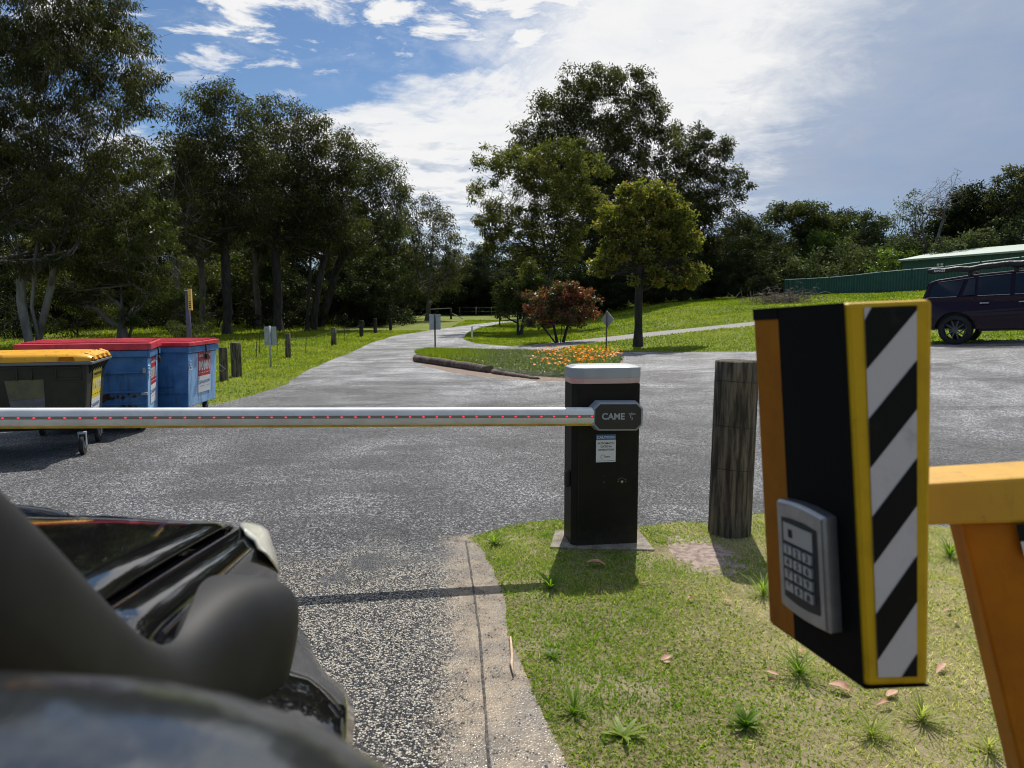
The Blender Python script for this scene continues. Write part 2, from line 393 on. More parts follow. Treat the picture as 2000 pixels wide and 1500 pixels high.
cls[pip(cx, cy, Z_ASPH)] = 1; cls[pip(cx, cy, Z_TRACK)] = 2; cls[pip(cx, cy, Z_DIRT)] = 3; cls[pip(cx, cy, Z_MULCH)] = 4; cls[pip(cx, cy, Z_CONC)] = 5

# ---- ground materials
def pavement():
    m = bpy.data.materials.new('chip_seal'); m.use_nodes = True; t = NT(m.node_tree); b = t.n['Principled BSDF']
    o = t.add('ShaderNodeTexCoord').outputs['Object']; s = t.add('ShaderNodeSeparateXYZ', {0: o})
    x, y = s.outputs[0], s.outputs[1]
    warp = t.noise(o, 1.6, 5, .6); warp2 = t.noise(o, 14, 4, .6)
    v1 = t.add('ShaderNodeTexVoronoi', {'Vector': o, 'Scale': 128.0, 'Randomness': 1.0})
    c1 = t.add('ShaderNodeSeparateColor', {0: v1.outputs['Color']})
    chips = t.ramp(c1.outputs[0], [(0, (.014, .017, .023)), (.36, (.035, .04, .05)), (.46, (.16, .15, .135)), (.58, (.38, .345, .285)), (.80, (.58, .53, .44))], 'CONSTANT')
    gap = t.smooth(v1.outputs['Distance'], .52, .70)
    chips = t.mix(gap, chips, (.02, .02, .02))
    v2 = t.add('ShaderNodeTexVoronoi', {'Vector': o, 'Scale': 105.0, 'Randomness': 1.0})
    c2 = t.add('ShaderNodeSeparateColor', {0: v2.outputs['Color']})
    road = t.ramp(c2.outputs[0], [(0, (.020, .022, .027)), (.38, (.056, .060, .067)), (.62, (.155, .158, .165)), (.84, (.48, .475, .465))], 'CONSTANT')  # palest chips double as sun glints put into the colour
    patch = t.ramp(t.noise(o, .55, 6, .62, .6), [(.33, .40), (.5, .92), (.66, 1.45)])
    road = t.mix(1.0, road, patch, 'MULTIPLY')
    streak = t.ramp(t.noise(t.mapping(o, (1, .22, 1), (0, 0, R(7))), 1.5, 5, .6), [(.35, .8), (.6, 1.1)])
    road = t.mix(1.0, road, streak, 'MULTIPLY')
    pale = t.smooth(t.math('ADD', t.math('ADD', y, t.math('MULTIPLY', x, .45)), t.math('MULTIPLY', t.math('SUBTRACT', warp, .5), 3.0)), 8.5, 15.0)  # far and right seal lightened: glancing sheen put into the colour
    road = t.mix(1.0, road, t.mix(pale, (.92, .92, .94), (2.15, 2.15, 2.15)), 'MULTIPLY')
    seam = t.smooth(t.math('ABSOLUTE', t.math('SUBTRACT', t.noise(t.mapping(o, (.16, 1.0, 1), (0, 0, R(-4))), .62, 3, .5), .5)), .006, .0)
    road = t.mix(t.math('MULTIPLY', seam, t.math('MULTIPLY', t.smooth(x, -.5, 1.5), .55)), road, (.03, .03, .03))
    # oily dark stains on the turning area
    st = t.smooth(t.noise(t.mapping(o, (.55, 1.1, 1)), .85, 7, .68, .9), .48, .62)
    road = t.mix(t.math('MULTIPLY', st, .62), road, (.030, .031, .034))
    ny = t.math('ADD', y, t.math('ADD', t.math('MULTIPLY', t.math('SUBTRACT', warp, .5), 2.0), t.math('MULTIPLY', t.math('SUBTRACT', warp2, .5), .35)))
    near = t.smooth(ny, 4.25, 3.75)
    base = t.mix(near, road, chips)
    # worn asphalt skin still covering parts of the coarse chips
    skin = t.math('MULTIPLY', t.smooth(t.noise(o, 2.1, 7, .68, .5), .50, .60), near)
    base = t.mix(t.math('MULTIPLY', skin, t.smooth(ny, 3.1, 3.9)), base, (.06, .062, .068))
    # concrete kerb band, its left side washed over with chips
    p0 = G(850, 1500); p1 = G(866, 1060); d = (p1-p0); nx_, ny_ = d.y, -d.x; L = math.hypot(nx_, ny_); nx_ /= L; ny_ /= L
    sd_ = t.math('ADD', t.math('MULTIPLY', t.math('SUBTRACT', x, p0.x), nx_), t.math('MULTIPLY', t.math('SUBTRACT', y, p0.y), ny_))
    sdw = t.math('ADD', sd_, t.math('ADD', t.math('MULTIPLY', t.math('SUBTRACT', warp2, .5), .22), t.math('MULTIPLY', t.math('SUBTRACT', c1.outputs[1], .5), .11)))
    cf = t.math('MULTIPLY', t.smooth(sdw, -.05, .12), t.smooth(t.math('ADD', y, t.math('MULTIPLY', t.math('SUBTRACT', warp2, .5), .2)), 4.42, 4.32))
    cn = t.mix(t.smooth(t.noise(o, 9, 8, .7), .35, .66), (.13, .097, .064), (.31, .238, .155))
    cn = t.mix(t.smooth(t.noise(o, 210, 3, .7), .52, .66), cn, (.10, .085, .07))
    cn = t.mix(t.math('MULTIPLY', t.smooth(t.noise(o, 3.3, 6, .7, .5), .47, .62), .75), cn, (.115, .10, .085))
    base = t.mix(cf, base, cn)
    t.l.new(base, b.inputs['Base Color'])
    t.l.new(t.math('ADD', .26, t.math('MULTIPLY', c2.outputs[2], .44)), b.inputs['Roughness'])
    b.inputs['Specular IOR Level'].default_value = .5
    hgt = t.math('ADD', t.math('MULTIPLY', v1.outputs['Distance'], -1.0), t.math('MULTIPLY', c1.outputs[2], .7))
    hgt = t.math('MULTIPLY', hgt, t.math('SUBTRACT', 1.0, t.math('MULTIPLY', cf, .8)))
    bp = t.add('ShaderNodeBump', {'Strength': 1.0, 'Distance': .007, 'Height': hgt}); t.l.new(bp.outputs[0], b.inputs['Normal'])
    return m
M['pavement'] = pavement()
def groundmat():
    m = bpy.data.materials.new('turf_soil'); m.use_nodes = True; t = NT(m.node_tree); b = t.n['Principled BSDF']
    o = t.add('ShaderNodeTexCoord').outputs['Object']; s = t.add('ShaderNodeSeparateXYZ', {0: o}); y = s.outputs[1]
    n1 = t.noise(o, 2.2, 6, .6); n2 = t.noise(o, 45, 5, .7); n3 = t.noise(o, .35, 4, .6)
    nearc = t.mix(t.smooth(n2, .35, .65), (.075, .072, .026), (.27, .22, .115))
    nearc = t.mix(t.smooth(n1, .45, .65), nearc, (.29, .24, .15))
    nearc = t.mix(t.math('MULTIPLY', t.smooth(s.outputs[0], .4, 1.6), .5), nearc, (.33, .28, .16))
    farc = t.mix(t.smooth(n2, .38, .62), (.085, .120, .014), (.18, .21, .03))
    farc = t.mix(t.smooth(n3, .5, .72), farc, (.21, .22, .05))
    farc = t.mix(t.math('MULTIPLY', t.smooth(s.outputs[0], -9, -13), t.smooth(n1, .40, .6)), farc, (.15, .11, .065))
    c = t.mix(t.smooth(y, 5.5, 8.0), nearc, farc); t.l.new(c, b.inputs['Base Color']); b.inputs['Roughness'].default_value = .9
    b.inputs['Specular IOR Level'].default_value = .2
    bp = t.add('ShaderNodeBump', {'Strength': .8, 'Distance': .02, 'Height': t.noise(o, 30, 6, .7)}); t.l.new(bp.outputs[0], b.inputs['Normal'])
    return m
M['ground'] = groundmat()
M['gravel'] = mat('gravel', (.13, .125, .12), .85, (.36, .34, .32), 28, bump=.8, bscale=60)
M['dirt'] = mat('dirt', (.20, .145, .12), .95, (.40, .31, .27), 22, bump=.8, bscale=50)
M['mulch'] = mat('mulch', (.11, .075, .055), .95, (.33, .25, .20), 30, bump=.9, bscale=45)
zc = hz(vx, vy)
V3 = np.stack([vx, vy, zc], 1)
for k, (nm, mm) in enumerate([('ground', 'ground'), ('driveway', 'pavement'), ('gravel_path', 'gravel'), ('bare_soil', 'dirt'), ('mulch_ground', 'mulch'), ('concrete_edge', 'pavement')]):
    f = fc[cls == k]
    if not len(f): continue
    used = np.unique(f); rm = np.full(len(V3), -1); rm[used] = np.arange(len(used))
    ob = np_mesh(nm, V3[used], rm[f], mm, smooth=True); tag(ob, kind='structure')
# sawn joint in the concrete: narrow dark groove filled with chips
jb = MB(); jr = []
for i in range(len(JOINT)-1):
    a, b_ = np.array(JOINT[i]), np.array(JOINT[i+1]); n = max(2, int(np.linalg.norm(b_-a)/.05))
    for k in range(n):
        p = a+(b_-a)*k/n; wv = .003*wav(p[0]*20, p[1]*20, 1, 5); wd = .0035+.0022*random.random()
        jr.append([(p[0]+wv-wd, p[1], .004), (p[0]+wv, p[1], .0045), (p[0]+wv+wd, p[1], .004)])
jb.grid(jr); M['joint'] = mat('joint_filler', (.03, .027, .024), .95, (.12, .11, .10), 60)
tag(jb.build('concrete_joint', 'joint', fixn=False), kind='structure')
# loose chips and grit lying on the concrete and the driveway
def pebbles(name, n, fn, smin, smax, mats_):
    X = []; 
    while len(X) < n:
        q = fn()
        if q is not None: X.append(q)
    X = np.array(X); base = np.array([[1, 0, 0], [-.5, .87, 0], [-.5, -.87, 0], [.3, .2, .8], [-.1, -.3, .7]]); F_ = np.array([[0, 1, 3], [1, 4, 3], [1, 2, 4], [2, 0, 4], [0, 3, 4]])
    sz = rng.uniform(smin, smax, n); an = rng.uniform(0, 6.28, n)
    B = base[None]*sz[:, None, None]*rng.uniform(.7, 1.3, (n, 5, 3)); c, s_ = np.cos(an)[:, None], np.sin(an)[:, None]
    V = np.stack([B[..., 0]*c-B[..., 1]*s_+X[:, None, 0], B[..., 0]*s_+B[..., 1]*c+X[:, None, 1], B[..., 2]+hz(X[:, 0], X[:, 1])[:, None]], 2).reshape(-1, 3)
    Q = (F_[None]+5*np.arange(n)[:, None, None]).reshape(-1, 3)
    return tag(np_mesh(name, V, Q, mats_), kind='stuff')
M['stone_dark'] = mat('stone_dark', (.03, .032, .036), .6, (.30, .28, .24), 9, contrast=(.48, .52))
def f1():
    y = random.uniform(1.7, 4.4); x = random.uniform(-.75, .35)
    return (x, y) if (pip(x, y, Z_CONC) if random.random() < .35 else pip(x, y, Z_ASPH)) else None
tag(pebbles('loose_gravel', 2600, f1, .0022, .0062, 'stone_dark'), 'loose dark and pale stone chips on the driveway edge', 'gravel')

# ------------------------------------------------------------------ grass as real blades
def scatter(name, label, n, xr, yr, dens, hgt, wid, matn, tintf, lean=.9, keep=None, parent=None):
    x = rng.uniform(*xr, n); y = rng.uniform(*yr, n)
    k = on_grass(x, y)
    if keep is not None: k &= keep(x, y)
    k &= rng.random(n) < dens(x, y)
    x, y = x[k], y[k]; n = len(x)
    pos = np.stack([x, y, hz(x, y)-.003], 1)
    ax = rng.normal(size=(n, 3))*lean; ax[:, 2] = np.abs(ax[:, 2])*.4+.75
    d = np.hypot(x, y); s = np.ones(n) if not callable(hgt) else hgt(x, y, d)
    Lb = (hgt if not callable(hgt) else s)*rng.uniform(.5, 1.35, n)
    Wb = (wid if not callable(wid) else wid(x, y, d))*rng.uniform(.6, 1.3, n)
    V, Q = leaf_arrays(pos, ax, Lb, Wb, .35)
    ob = np_mesh(name, V, Q, matn, np.clip(tintf(x, y)+rng.normal(0, .13, n), 0, 1))
    return tag(ob, label, 'grass', kind='stuff')
def dry(x, y):
    # greener by the kerb and up by the posts, straw coloured to the right and near the camera
    a = .30+.15*sst(x, .45, 1.5)+.20*sst(x, .15, .95)*sst(-y, -4.1, -3.2)+.20*wav(x*1.3, y*1.3, 1.0, 2.0)+.20*wav(x, y, 4.2, 7.0)
    return a
DC = np.mean(np.array(Z_DIRT), axis=0)
def kdirt(x, y):
    q = np.hypot((x-DC[0])/.30, (y-DC[1])/.26)+.35*wav(x, y, 6.0, 2.2)
    return rng.random(len(x)) > .97*(1-sst(q, .45, 1.25))
scatter('grass', 'patchy green and straw coloured turf in front of the barrier cabinet', 340000, (-.5, 4.2), (1.5, 5.4),
        lambda x, y: np.clip((.75+.45*wav(x, y, 2.5, 1.0)-.15*sst(x, .3, 1.2))*(.72+.55*wav(x, y, 11.0, 3.0)), .16, 1), .026, .0036, 'grass', dry, 1.0, kdirt)
scatter('dry_thatch', 'straw coloured dead grass lying through the turf', 110000, (-.4, 4.0), (1.6, 5.3),
        lambda x, y: np.clip(.15+.75*sst(x, .2, 1.5)+.35*wav(x, y, 3.3, 8.0), .05, 1), .030, .0026, 'grass', lambda x, y: .84+0*x, 3.5, kdirt)
# clover like low leaves, dense green by the kerb
scatter('clover', 'low green clover growing beside the concrete edge', 90000, (-.4, 3.6), (2.0, 5.1),
        lambda x, y: np.clip(1.0-.85*sst(x, .35, 1.5)+.45*wav(x, y, 3.0, 4.0), .05, 1), .014, .0105, 'grass', lambda x, y: .18+.1*wav(x, y, 3, 1), 1.3, kdirt)
scatter('lawn_grass', 'mown green verge along the left side of the road', 300000, (-22, 3), (9.5, 42),
        lambda x, y: np.clip(18/(y+2), .1, 1)*sst(x+.42*y, -14, -3), lambda x, y, d: .022+.0018*d, lambda x, y, d: .005+.0012*d, 'lawn', lambda x, y: .48+.22*wav(x, y, .7, 3.0)+.1*wav(x, y, 3, 2), .9)
scatter('lawn_grass', 'sunny green lawn rising on the right of the road', 250000, (-4, 26), (16, 62),
        lambda x, y: np.clip(28/(y+2), .1, 1), lambda x, y, d: .022+.0016*d, lambda x, y, d: .005+.0013*d, 'lawn', lambda x, y: .42+.26*wav(x, y, .5, 6.0)+.14*wav(x, y, 2.3, 2), .9)
scatter('long_grass', 'longer seeding grass left of the wire fence', 70000, (-30, -2), (13, 60),
        lambda x, y: np.clip(.5+.6*wav(x, y, .6, 9.0), 0, 1)*(x < -4.6-.02*y*0-.33*(y-14)*0), lambda x, y, d: .05+.004*d, lambda x, y, d: .005+.0010*d, 'lawn', lambda x, y: .5+.25*wav(x, y, .8, 5.0), .7,
        keep=lambda x, y: x < np.interp(y, [13, 16, 28, 60], [-7.0, -6.1, -9.2, -12.0]))
# ------------------------------------------------------------------ trees
LEAFN = 1.65
def make_tree(name, label, cat, base, ells, trunks, nclump, cr, nleaf, L, Wd, leafm, barkm, r0, droop=.5, group=None, seed=1, flat=.75, rpow=.60, tintbias=0.0, minz=.4):
    """base: world point; ells: crown ellipsoids (x,y,z,rx,ry,rz) relative to base; trunks: polylines relative to base"""
    rs = np.random.default_rng(seed); rnd = random.Random(seed)
    root = empty(name, base, label, cat, group)
    nodes = []; par = []
    for pl in trunks:
        first = True; pl = [Vector(p) for p in pl]
        st = -1
        if len(pl) and nodes and pl[0].length > .35:      # limb: joins nearest node
            st = min(range(len(nodes)), key=lambda i: (nodes[i]-pl[0]).length)
        prev = st
        for i in range(len(pl)-1):
            a, b = pl[i], pl[i+1]; n = max(1, int((b-a).length/.7))
            for k in range(n + (1 if i == len(pl)-2 else 0)):
                q = a.lerp(b, k/n)+Vector((rnd.gauss(0, .03), rnd.gauss(0, .03), 0))*(1 if k else 0)
                if i == 0 and k == 0 and prev >= 0 and (q-nodes[prev]).length < .05: continue
                nodes.append(q); par.append(prev); prev = len(nodes)-1
    # crown clumps: spread with a minimum spacing, biased to each lobe's shell
    vol = np.array([max(e[3]*e[4]*e[5], .01)**.8 for e in ells]); pr = vol/vol.sum(); C_ = []
    tries = 0
    while len(C_) < nclump and tries < nclump*30:
        tries += 1
        e = ells[rs.choice(len(ells), p=pr)]
        d = rs.normal(size=3); d /= np.linalg.norm(d); rr = rs.uniform(0, 1)**.40
        c = np.array(e[:3])+d*rr*np.array(e[3:])
        if c[2] < minz: continue
        if all(np.sum((c-o)**2) > (cr*.62)**2 for o in C_): C_.append(c)
    C_.sort(key=lambda c: np.linalg.norm(c-np.array(nodes[-1])*0))
    N = np.array([list(v) for v in nodes]); tips = []
    for c in C_:
        d = np.linalg.norm(N-c, axis=1); hd = np.hypot(N[:, 0]-c[0], N[:, 1]-c[1]); pen = np.maximum(0, N[:, 2]-c[2]+.75*hd)*1.1
        i = int(np.argmin(d+pen)); p = Vector(N[i]); t = Vector(c); ln = (t-p).length
        n = max(2, int(ln/.55)); prev = i; new = []
        for k in range(1, n+1):
            u = k/n; q = p.lerp(t, u); q.z += .16*ln*math.sin(math.pi*u)*(1 if ln > .8 else .3)*rnd.uniform(-.3, 1)
            q += Vector((rnd.gauss(0, 1), rnd.gauss(0, 1), rnd.gauss(0, 1)))*(.035*ln if k < n else 0)
            nodes.append(q); par.append(prev); prev = len(nodes)-1; new.append(list(q))
        N = np.vstack([N, np.array(new)]); tips.append(prev)
        # short twigs fanning out from the tip
        for _ in range(2):
            q = t+Vector((rnd.gauss(0, 1), rnd.gauss(0, 1), rnd.uniform(-.3, 1)))*cr*.55
            nodes.append(q); par.append(prev); tips.append(len(nodes)-1)
    cnt = [0]*len(nodes)
    for i in tips: cnt[i] += 1
    for i in range(len(nodes)-1, -1, -1):
        if par[i] >= 0: cnt[par[i]] += cnt[i]
    mx = max(cnt); rad = [max(.0035*max(1, r0*5), r0*(max(c, .4)/mx)**rpow) for c in cnt]
    V = []; Q = []
    for i in range(len(nodes)):
        if par[i] < 0: continue
        a, b = nodes[par[i]], nodes[i]; dd = (b-a)
        if dd.length < 1e-4: continue
        ra = min(rad[par[i]], rad[i]*1.35); rb = rad[i]; ks = 7 if rb > .05 else (5 if rb > .02 else 3)
        dd = dd.normalized(); u = dd.cross(Vector((.3, .9, .1))).normalized(); v = dd.cross(u); o = len(V)
        a2 = a-dd*ra*.3
        if par[par[i]] < 0 and a.length < .3: ra = rad[i]*1.6
        for (c_, r_) in ((a2, ra), (b, rb)):
            for k in range(ks):
                t = 2*math.pi*k/ks; V.append(c_+u*math.cos(t)*r_+v*math.sin(t)*r_)
        for k in range(ks): Q.append((o+k, o+(k+1) % ks, o+ks+(k+1) % ks, o+ks+k))
    np_mesh('trunk', np.array([list(v) for v in V]), np.array(Q), barkm, parent=root, smooth=True)
    # leaves
    nleaf = int(nleaf*LEAFN); Wd = Wd*1.4; C2 = np.array(C_); n = len(C2)*nleaf
    ci = np.repeat(np.arange(len(C2)), nleaf)
    keepw = rs.uniform(.45, 1.35, len(C2)); sel = rs.random(n) < keepw[ci]/1.35; ci = ci[sel]; n = len(ci)
    sub = rs.normal(size=(len(C2), 7, 3)); sub /= np.linalg.norm(sub, axis=2, keepdims=True); sub *= cr*.55
    d = rs.normal(size=(n, 3)); d /= np.linalg.norm(d, axis=1, keepdims=True)
    crr = cr*rs.uniform(.7, 1.25, len(C2))[ci]
    si = rs.integers(0, 7, n)
    pos = C2[ci]+sub[ci, si]*np.array([1, 1, flat])+d*(rs.random(n)**.5*crr*.50)[:, None]*np.array([1, 1, flat])
    ax = d*.8+rs.normal(size=(n, 3))*.6; ax[:, 2] -= droop*1.6
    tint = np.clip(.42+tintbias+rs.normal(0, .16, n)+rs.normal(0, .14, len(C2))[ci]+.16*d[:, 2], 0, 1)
    Lr = L*rs.uniform(.6, 1.3, n)
    V, Q = leaf_arrays_rs(rs, pos, ax, Lr, Wd*Lr/L*rs.uniform(.7, 1.2, n))
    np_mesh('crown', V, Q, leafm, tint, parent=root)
    return root
def leaf_arrays_rs(rs, pos, axis, L, W, shape=.42):
    n = len(pos); axis = unit(axis); side = unit(np.cross(axis, rs.normal(size=(n, 3))))
    L = L.reshape(-1, 1); W = W.reshape(-1, 1)
    return np.stack([pos, pos+axis*L*shape+side*W/2, pos+axis*L, pos+axis*L*shape-side*W/2], 1).reshape(-1, 3), np.arange(4*n).reshape(-1, 4)

def hero(name, label, cat, bpx, Y, lobes, trunks, depth=1.0, **kw):
    """tree whose crown lobes and trunk lines were measured in the photograph at distance Y"""
    X = P(bpx, 612, Y).x; base = Vector((X, Y, H(X, Y)))
    ss = Y/F
    E = []
    for l in lobes:
        px, py, rx, ry = l[:4]; off = l[4] if len(l) > 4 else 0.0
        p = P(px, py, Y+off)-base
        E.append((p.x, p.y, p.z, rx*ss, (rx+ry)/2*ss*depth, ry*ss))
    Tr = []
    for tr in trunks:
        q = []
        for j, t in enumerate(tr):
            p = P(t[0], t[1], Y+(t[2] if len(t) > 2 else 0))-base
            q.append(p)
        if tr is trunks[0] or (len(tr[0]) > 3): q[0] = Vector((q[0].x, q[0].y, -.15))
        Tr.append(q)
    return make_tree(name, label, cat, base, E, Tr, **kw)

# --- left side of the road
hero('gum_tree', 'tall drooping gum with pale smooth stems at the far left behind the bins', 'tree', 85, 27,
     [(60, 40, 150, 120), (190, 110, 130, 120), (250, 190, 75, 90), (110, 240, 160, 120), (40, 330, 110, 120), (180, 340, 120, 110), (120, 60, 160, 90, 2), (-70, 200, 110, 200), (60, 480, 130, 80), (-20, 60, 100, 130), (200, 30, 90, 60), (130, -110, 150, 120), (270, 130, 45, 50)],
     [[(78, 668), (62, 600), (66, 520), (80, 430), (70, 330), (50, 200), (30, 60)], [(70, 665, .3, 1), (100, 560), (108, 500), (140, 420), (180, 330), (230, 220), (260, 170)],
      [(60, 655, -.4, 1), (42, 590), (38, 500), (10, 380), (-10, 250)], [(80, 430), (92, 330), (84, 200), (110, 60), (130, -40)], [(110, 500, 0), (85, 380), (95, 250), (170, 120), (200, 60)]],
     nclump=470, cr=.60, nleaf=205, L=.17, Wd=.030, leafm='gum_leaf', barkm='bark_pale', r0=.24, droop=.75, seed=11)
hero('gum_tree', 'bushy gum with dark stems between the tall left gum and the woodland', 'tree', 240, 29,
     [(250, 430, 80, 70), (300, 500, 55, 70), (200, 520, 80, 60), (270, 330, 60, 60), (160, 440, 60, 70), (280, 590, 60, 40), (120, 560, 70, 50)],
     [[(240, 662), (238, 600), (232, 520), (240, 430)], [(245, 655, .5, 1), (262, 600), (282, 520), (290, 450)]],
     nclump=150, cr=.55, nleaf=200, L=.15, Wd=.030, leafm='gum_olive', barkm='bark_grey', r0=.20, droop=.7, seed=12)
hero('gum_tree', 'rounded dark gum with a tall black trunk nearest the wire fence', 'tree', 443, 37,
     [(420, 200, 70, 40), (390, 260, 55, 60), (460, 240, 60, 60), (440, 330, 80, 60), (370, 350, 40, 60), (480, 400, 60, 60), (410, 440, 60, 50), (500, 300, 45, 60)],
     [[(446, 666), (444, 580), (440, 500), (436, 420), (425, 330), (412, 250)], [(440, 480), (462, 380), (470, 280)], [(437, 430), (400, 360), (385, 290)]],
     nclump=190, cr=.72, nleaf=150, L=.17, Wd=.038, leafm='gum_leaf', barkm='bark_dark', r0=.23, droop=.55, seed=13)
hero('gum_tree', 'slender forked gum in the middle of the left row with a wide flat crown', 'tree', 545, 40,
     [(545, 235, 70, 42), (590, 260, 45, 50), (510, 300, 40, 60), (560, 340, 70, 60), (600, 400, 50, 60), (540, 430, 50, 50)],
     [[(545, 655), (542, 560), (538, 480), (548, 400), (560, 330), (570, 270)], [(540, 470), (520, 380), (515, 300)], [(548, 400), (585, 340), (595, 280)]],
     nclump=150, cr=.75, nleaf=150, L=.18, Wd=.040, leafm='gum_leaf', barkm='bark_dark', r0=.24, droop=.5, seed=14)
hero('gum_tree', 'gum with a thick dark double trunk beside the last fence post', 'tree', 603, 41,
     [(640, 290, 50, 48), (670, 330, 40, 50), (630, 390, 55, 60), (660, 440, 60, 50), (600, 470, 50, 50), (690, 300, 25, 40)],
     [[(600, 660), (602, 590), (606, 500), (620, 420), (640, 340)], [(612, 658, .6, 1), (622, 560), (645, 470), (670, 380)]],
     nclump=140, cr=.75, nleaf=150, L=.18, Wd=.040, leafm='gum_leaf', barkm='bark_dark', r0=.23, droop=.5, seed=15)
hero('leaning_gum_tree', 'gum leaning right over the verge on a long slanting limb', 'tree', 640, 46,
     [(740, 340, 45, 36), (780, 385, 32, 36), (720, 400, 50, 40), (700, 350, 40, 40), (760, 440, 40, 30), (690, 470, 40, 40)],
     [[(625, 655), (640, 590), (660, 510), (690, 470), (730, 440), (765, 395), (785, 375)], [(660, 510), (680, 440), (700, 370)]],
     nclump=110, cr=.72, nleaf=150, L=.19, Wd=.042, leafm='gum_olive', barkm='bark_dark', r0=.24, droop=.5, seed=16)
hero('gum_tree', 'open airy gum with see-through crown where the left woodland meets the sky', 'tree', 840, 62,
     [(845, 410, 34, 34), (870, 450, 36, 40), (825, 480, 40, 45), (880, 520, 30, 40), (800, 430, 30, 36), (850, 560, 40, 30)],
     [[(835, 632), (838, 560), (842, 490), (848, 420)], [(838, 560), (868, 500), (872, 450)], [(836, 590), (812, 510), (806, 440)]],
     nclump=95, cr=.85, nleaf=95, L=.24, Wd=.055, leafm='gum_leaf', barkm='bark_grey', r0=.22, droop=.5, seed=17)
hero('gum_tree', 'thin gum standing left of the airy one at the end of the verge', 'tree', 765, 58,
     [(760, 440, 36, 40), (780, 480, 40, 45), (745, 510, 40, 50), (790, 540, 36, 40), (730, 560, 40, 40)],
     [[(765, 640), (768, 570), (762, 500), (758, 440)], [(766, 600), (790, 540), (786, 480)]],
     nclump=100, cr=.85, nleaf=120, L=.24, Wd=.055, leafm='gum_leaf', barkm='bark_dark', r0=.22, droop=.5, seed=18)
# --- right side
hero('gum_tree', 'tallest domed gum in the centre of the view behind the lawn', 'tree', 1175, 58,
     [(1150, 165, 60, 36), (1225, 170, 50, 40), (1095, 215, 55, 50), (1265, 225, 50, 50), (1180, 245, 90, 60), (1050, 275, 55, 50), (1290, 300, 60, 50), (1130, 340, 100, 60), (1230, 360, 100, 70), (1010, 290, 26, 30), (1300, 400, 70, 60), (1200, 460, 120, 60), (1300, 490, 70, 50)],
     [[(1175, 640), (1178, 540), (1172, 440), (1165, 330), (1155, 230)], [(1178, 520), (1215, 400), (1225, 290), (1230, 210)], [(1174, 480), (1120, 380), (1095, 270)], [(1190, 480), (1270, 390), (1290, 310)]],
     nclump=640, cr=.86, nleaf=150, L=.25, Wd=.064, leafm='gum_leaf', barkm='bark_grey', r0=.42, droop=.45, seed=21)
hero('gum_tree', 'gum with separate rounded leaf clouds on the right shoulder of the tallest gum', 'tree', 1360, 60,
     [(1368, 262, 26, 24), (1405, 292, 30, 24), (1345, 320, 40, 40), (1385, 335, 40, 30), (1430, 350, 28, 22), (1450, 372, 26, 20), (1400, 400, 46, 40), (1350, 420, 50, 50), (1440, 440, 30, 30), (1380, 480, 50, 40), (1320, 260, 20, 20)],
     [[(1365, 625), (1360, 540), (1362, 450), (1366, 360), (1368, 280)], [(1362, 470), (1400, 390), (1440, 350)], [(1362, 410), (1395, 340), (1405, 300)]],
     nclump=190, cr=.74, nleaf=150, L=.24, Wd=.062, leafm='gum_leaf', barkm='bark_pale', r0=.26, droop=.4, seed=22)
hero('gum_tree', 'olive crowned gum with forked bare limbs in front of the tallest gum', 'tree', 1075, 42,
     [(965, 320, 42, 34), (1010, 310, 40, 34), (1090, 300, 50, 34), (1140, 330, 42, 40), (1050, 350, 55, 40), (940, 380, 24, 36), (975, 430, 45, 40), (1110, 390, 60, 40), (1040, 430, 50, 40), (960, 470, 34, 26), (1110, 460, 50, 36), (1170, 410, 30, 30), (1030, 500, 50, 30), (1120, 510, 36, 26)],
     [[(1070, 645), (1072, 560), (1080, 480), (1095, 400), (1105, 330)], [(1068, 560), (1040, 470), (1000, 400), (960, 350), (935, 335)], [(1076, 520), (1052, 430), (1030, 360)], [(1060, 530), (1010, 460), (960, 440)]],
     nclump=260, cr=.55, nleaf=160, L=.16, Wd=.048, leafm='olive_leaf', barkm='bark_dark', r0=.22, droop=.35, seed=23, tintbias=.10)
hero('leafy_tree', 'yellow-green broadleaf tree with one straight dark trunk beside the diamond sign', 'tree', 1245, 24.3,
     [(1270, 385, 60, 30), (1220, 430, 60, 40), (1310, 430, 45, 45), (1262, 480, 70, 30), (1345, 478, 34, 30), (1198, 492, 34, 28), (1300, 540, 76, 22), (1350, 540, 38, 22), (1190, 450, 22, 24), (1388, 566, 20, 12), (1240, 375, 30, 20), (1180, 520, 24, 22), (1345, 410, 22, 20), (1215, 400, 16, 14)],
     [[(1246, 684), (1247, 640), (1247, 590), (1251, 520), (1257, 440), (1262, 390)], [(1248, 550), (1290, 500), (1330, 470)], [(1250, 570), (1310, 540), (1370, 555)], [(1251, 520), (1220, 460), (1205, 440)]],
     nclump=270, cr=.25, nleaf=80, L=.105, Wd=.055, leafm='gold_leaf', barkm='bark_dark', r0=.135, droop=.25, seed=24, tintbias=.06)
hero('red_tipped_bush', 'rounded red-tipped bush on several thin stems left of the diamond sign', 'bush', 1092, 29,
     [(1100, 575, 40, 24), (1060, 590, 34, 28), (1140, 590, 30, 26), (1095, 610, 60, 26), (1050, 625, 26, 18), (1155, 612, 14, 16)],
     [[(1090, 660), (1080, 630), (1068, 600)], [(1095, 660, 0, 1), (1098, 620), (1102, 580)], [(1098, 660, .1, 1), (1112, 625), (1130, 595)]],
     nclump=110, cr=.28, nleaf=85, L=.11, Wd=.05, leafm='red_leaf', barkm='bark_dark', r0=.06, droop=.2, seed=25, tintbias=.10)
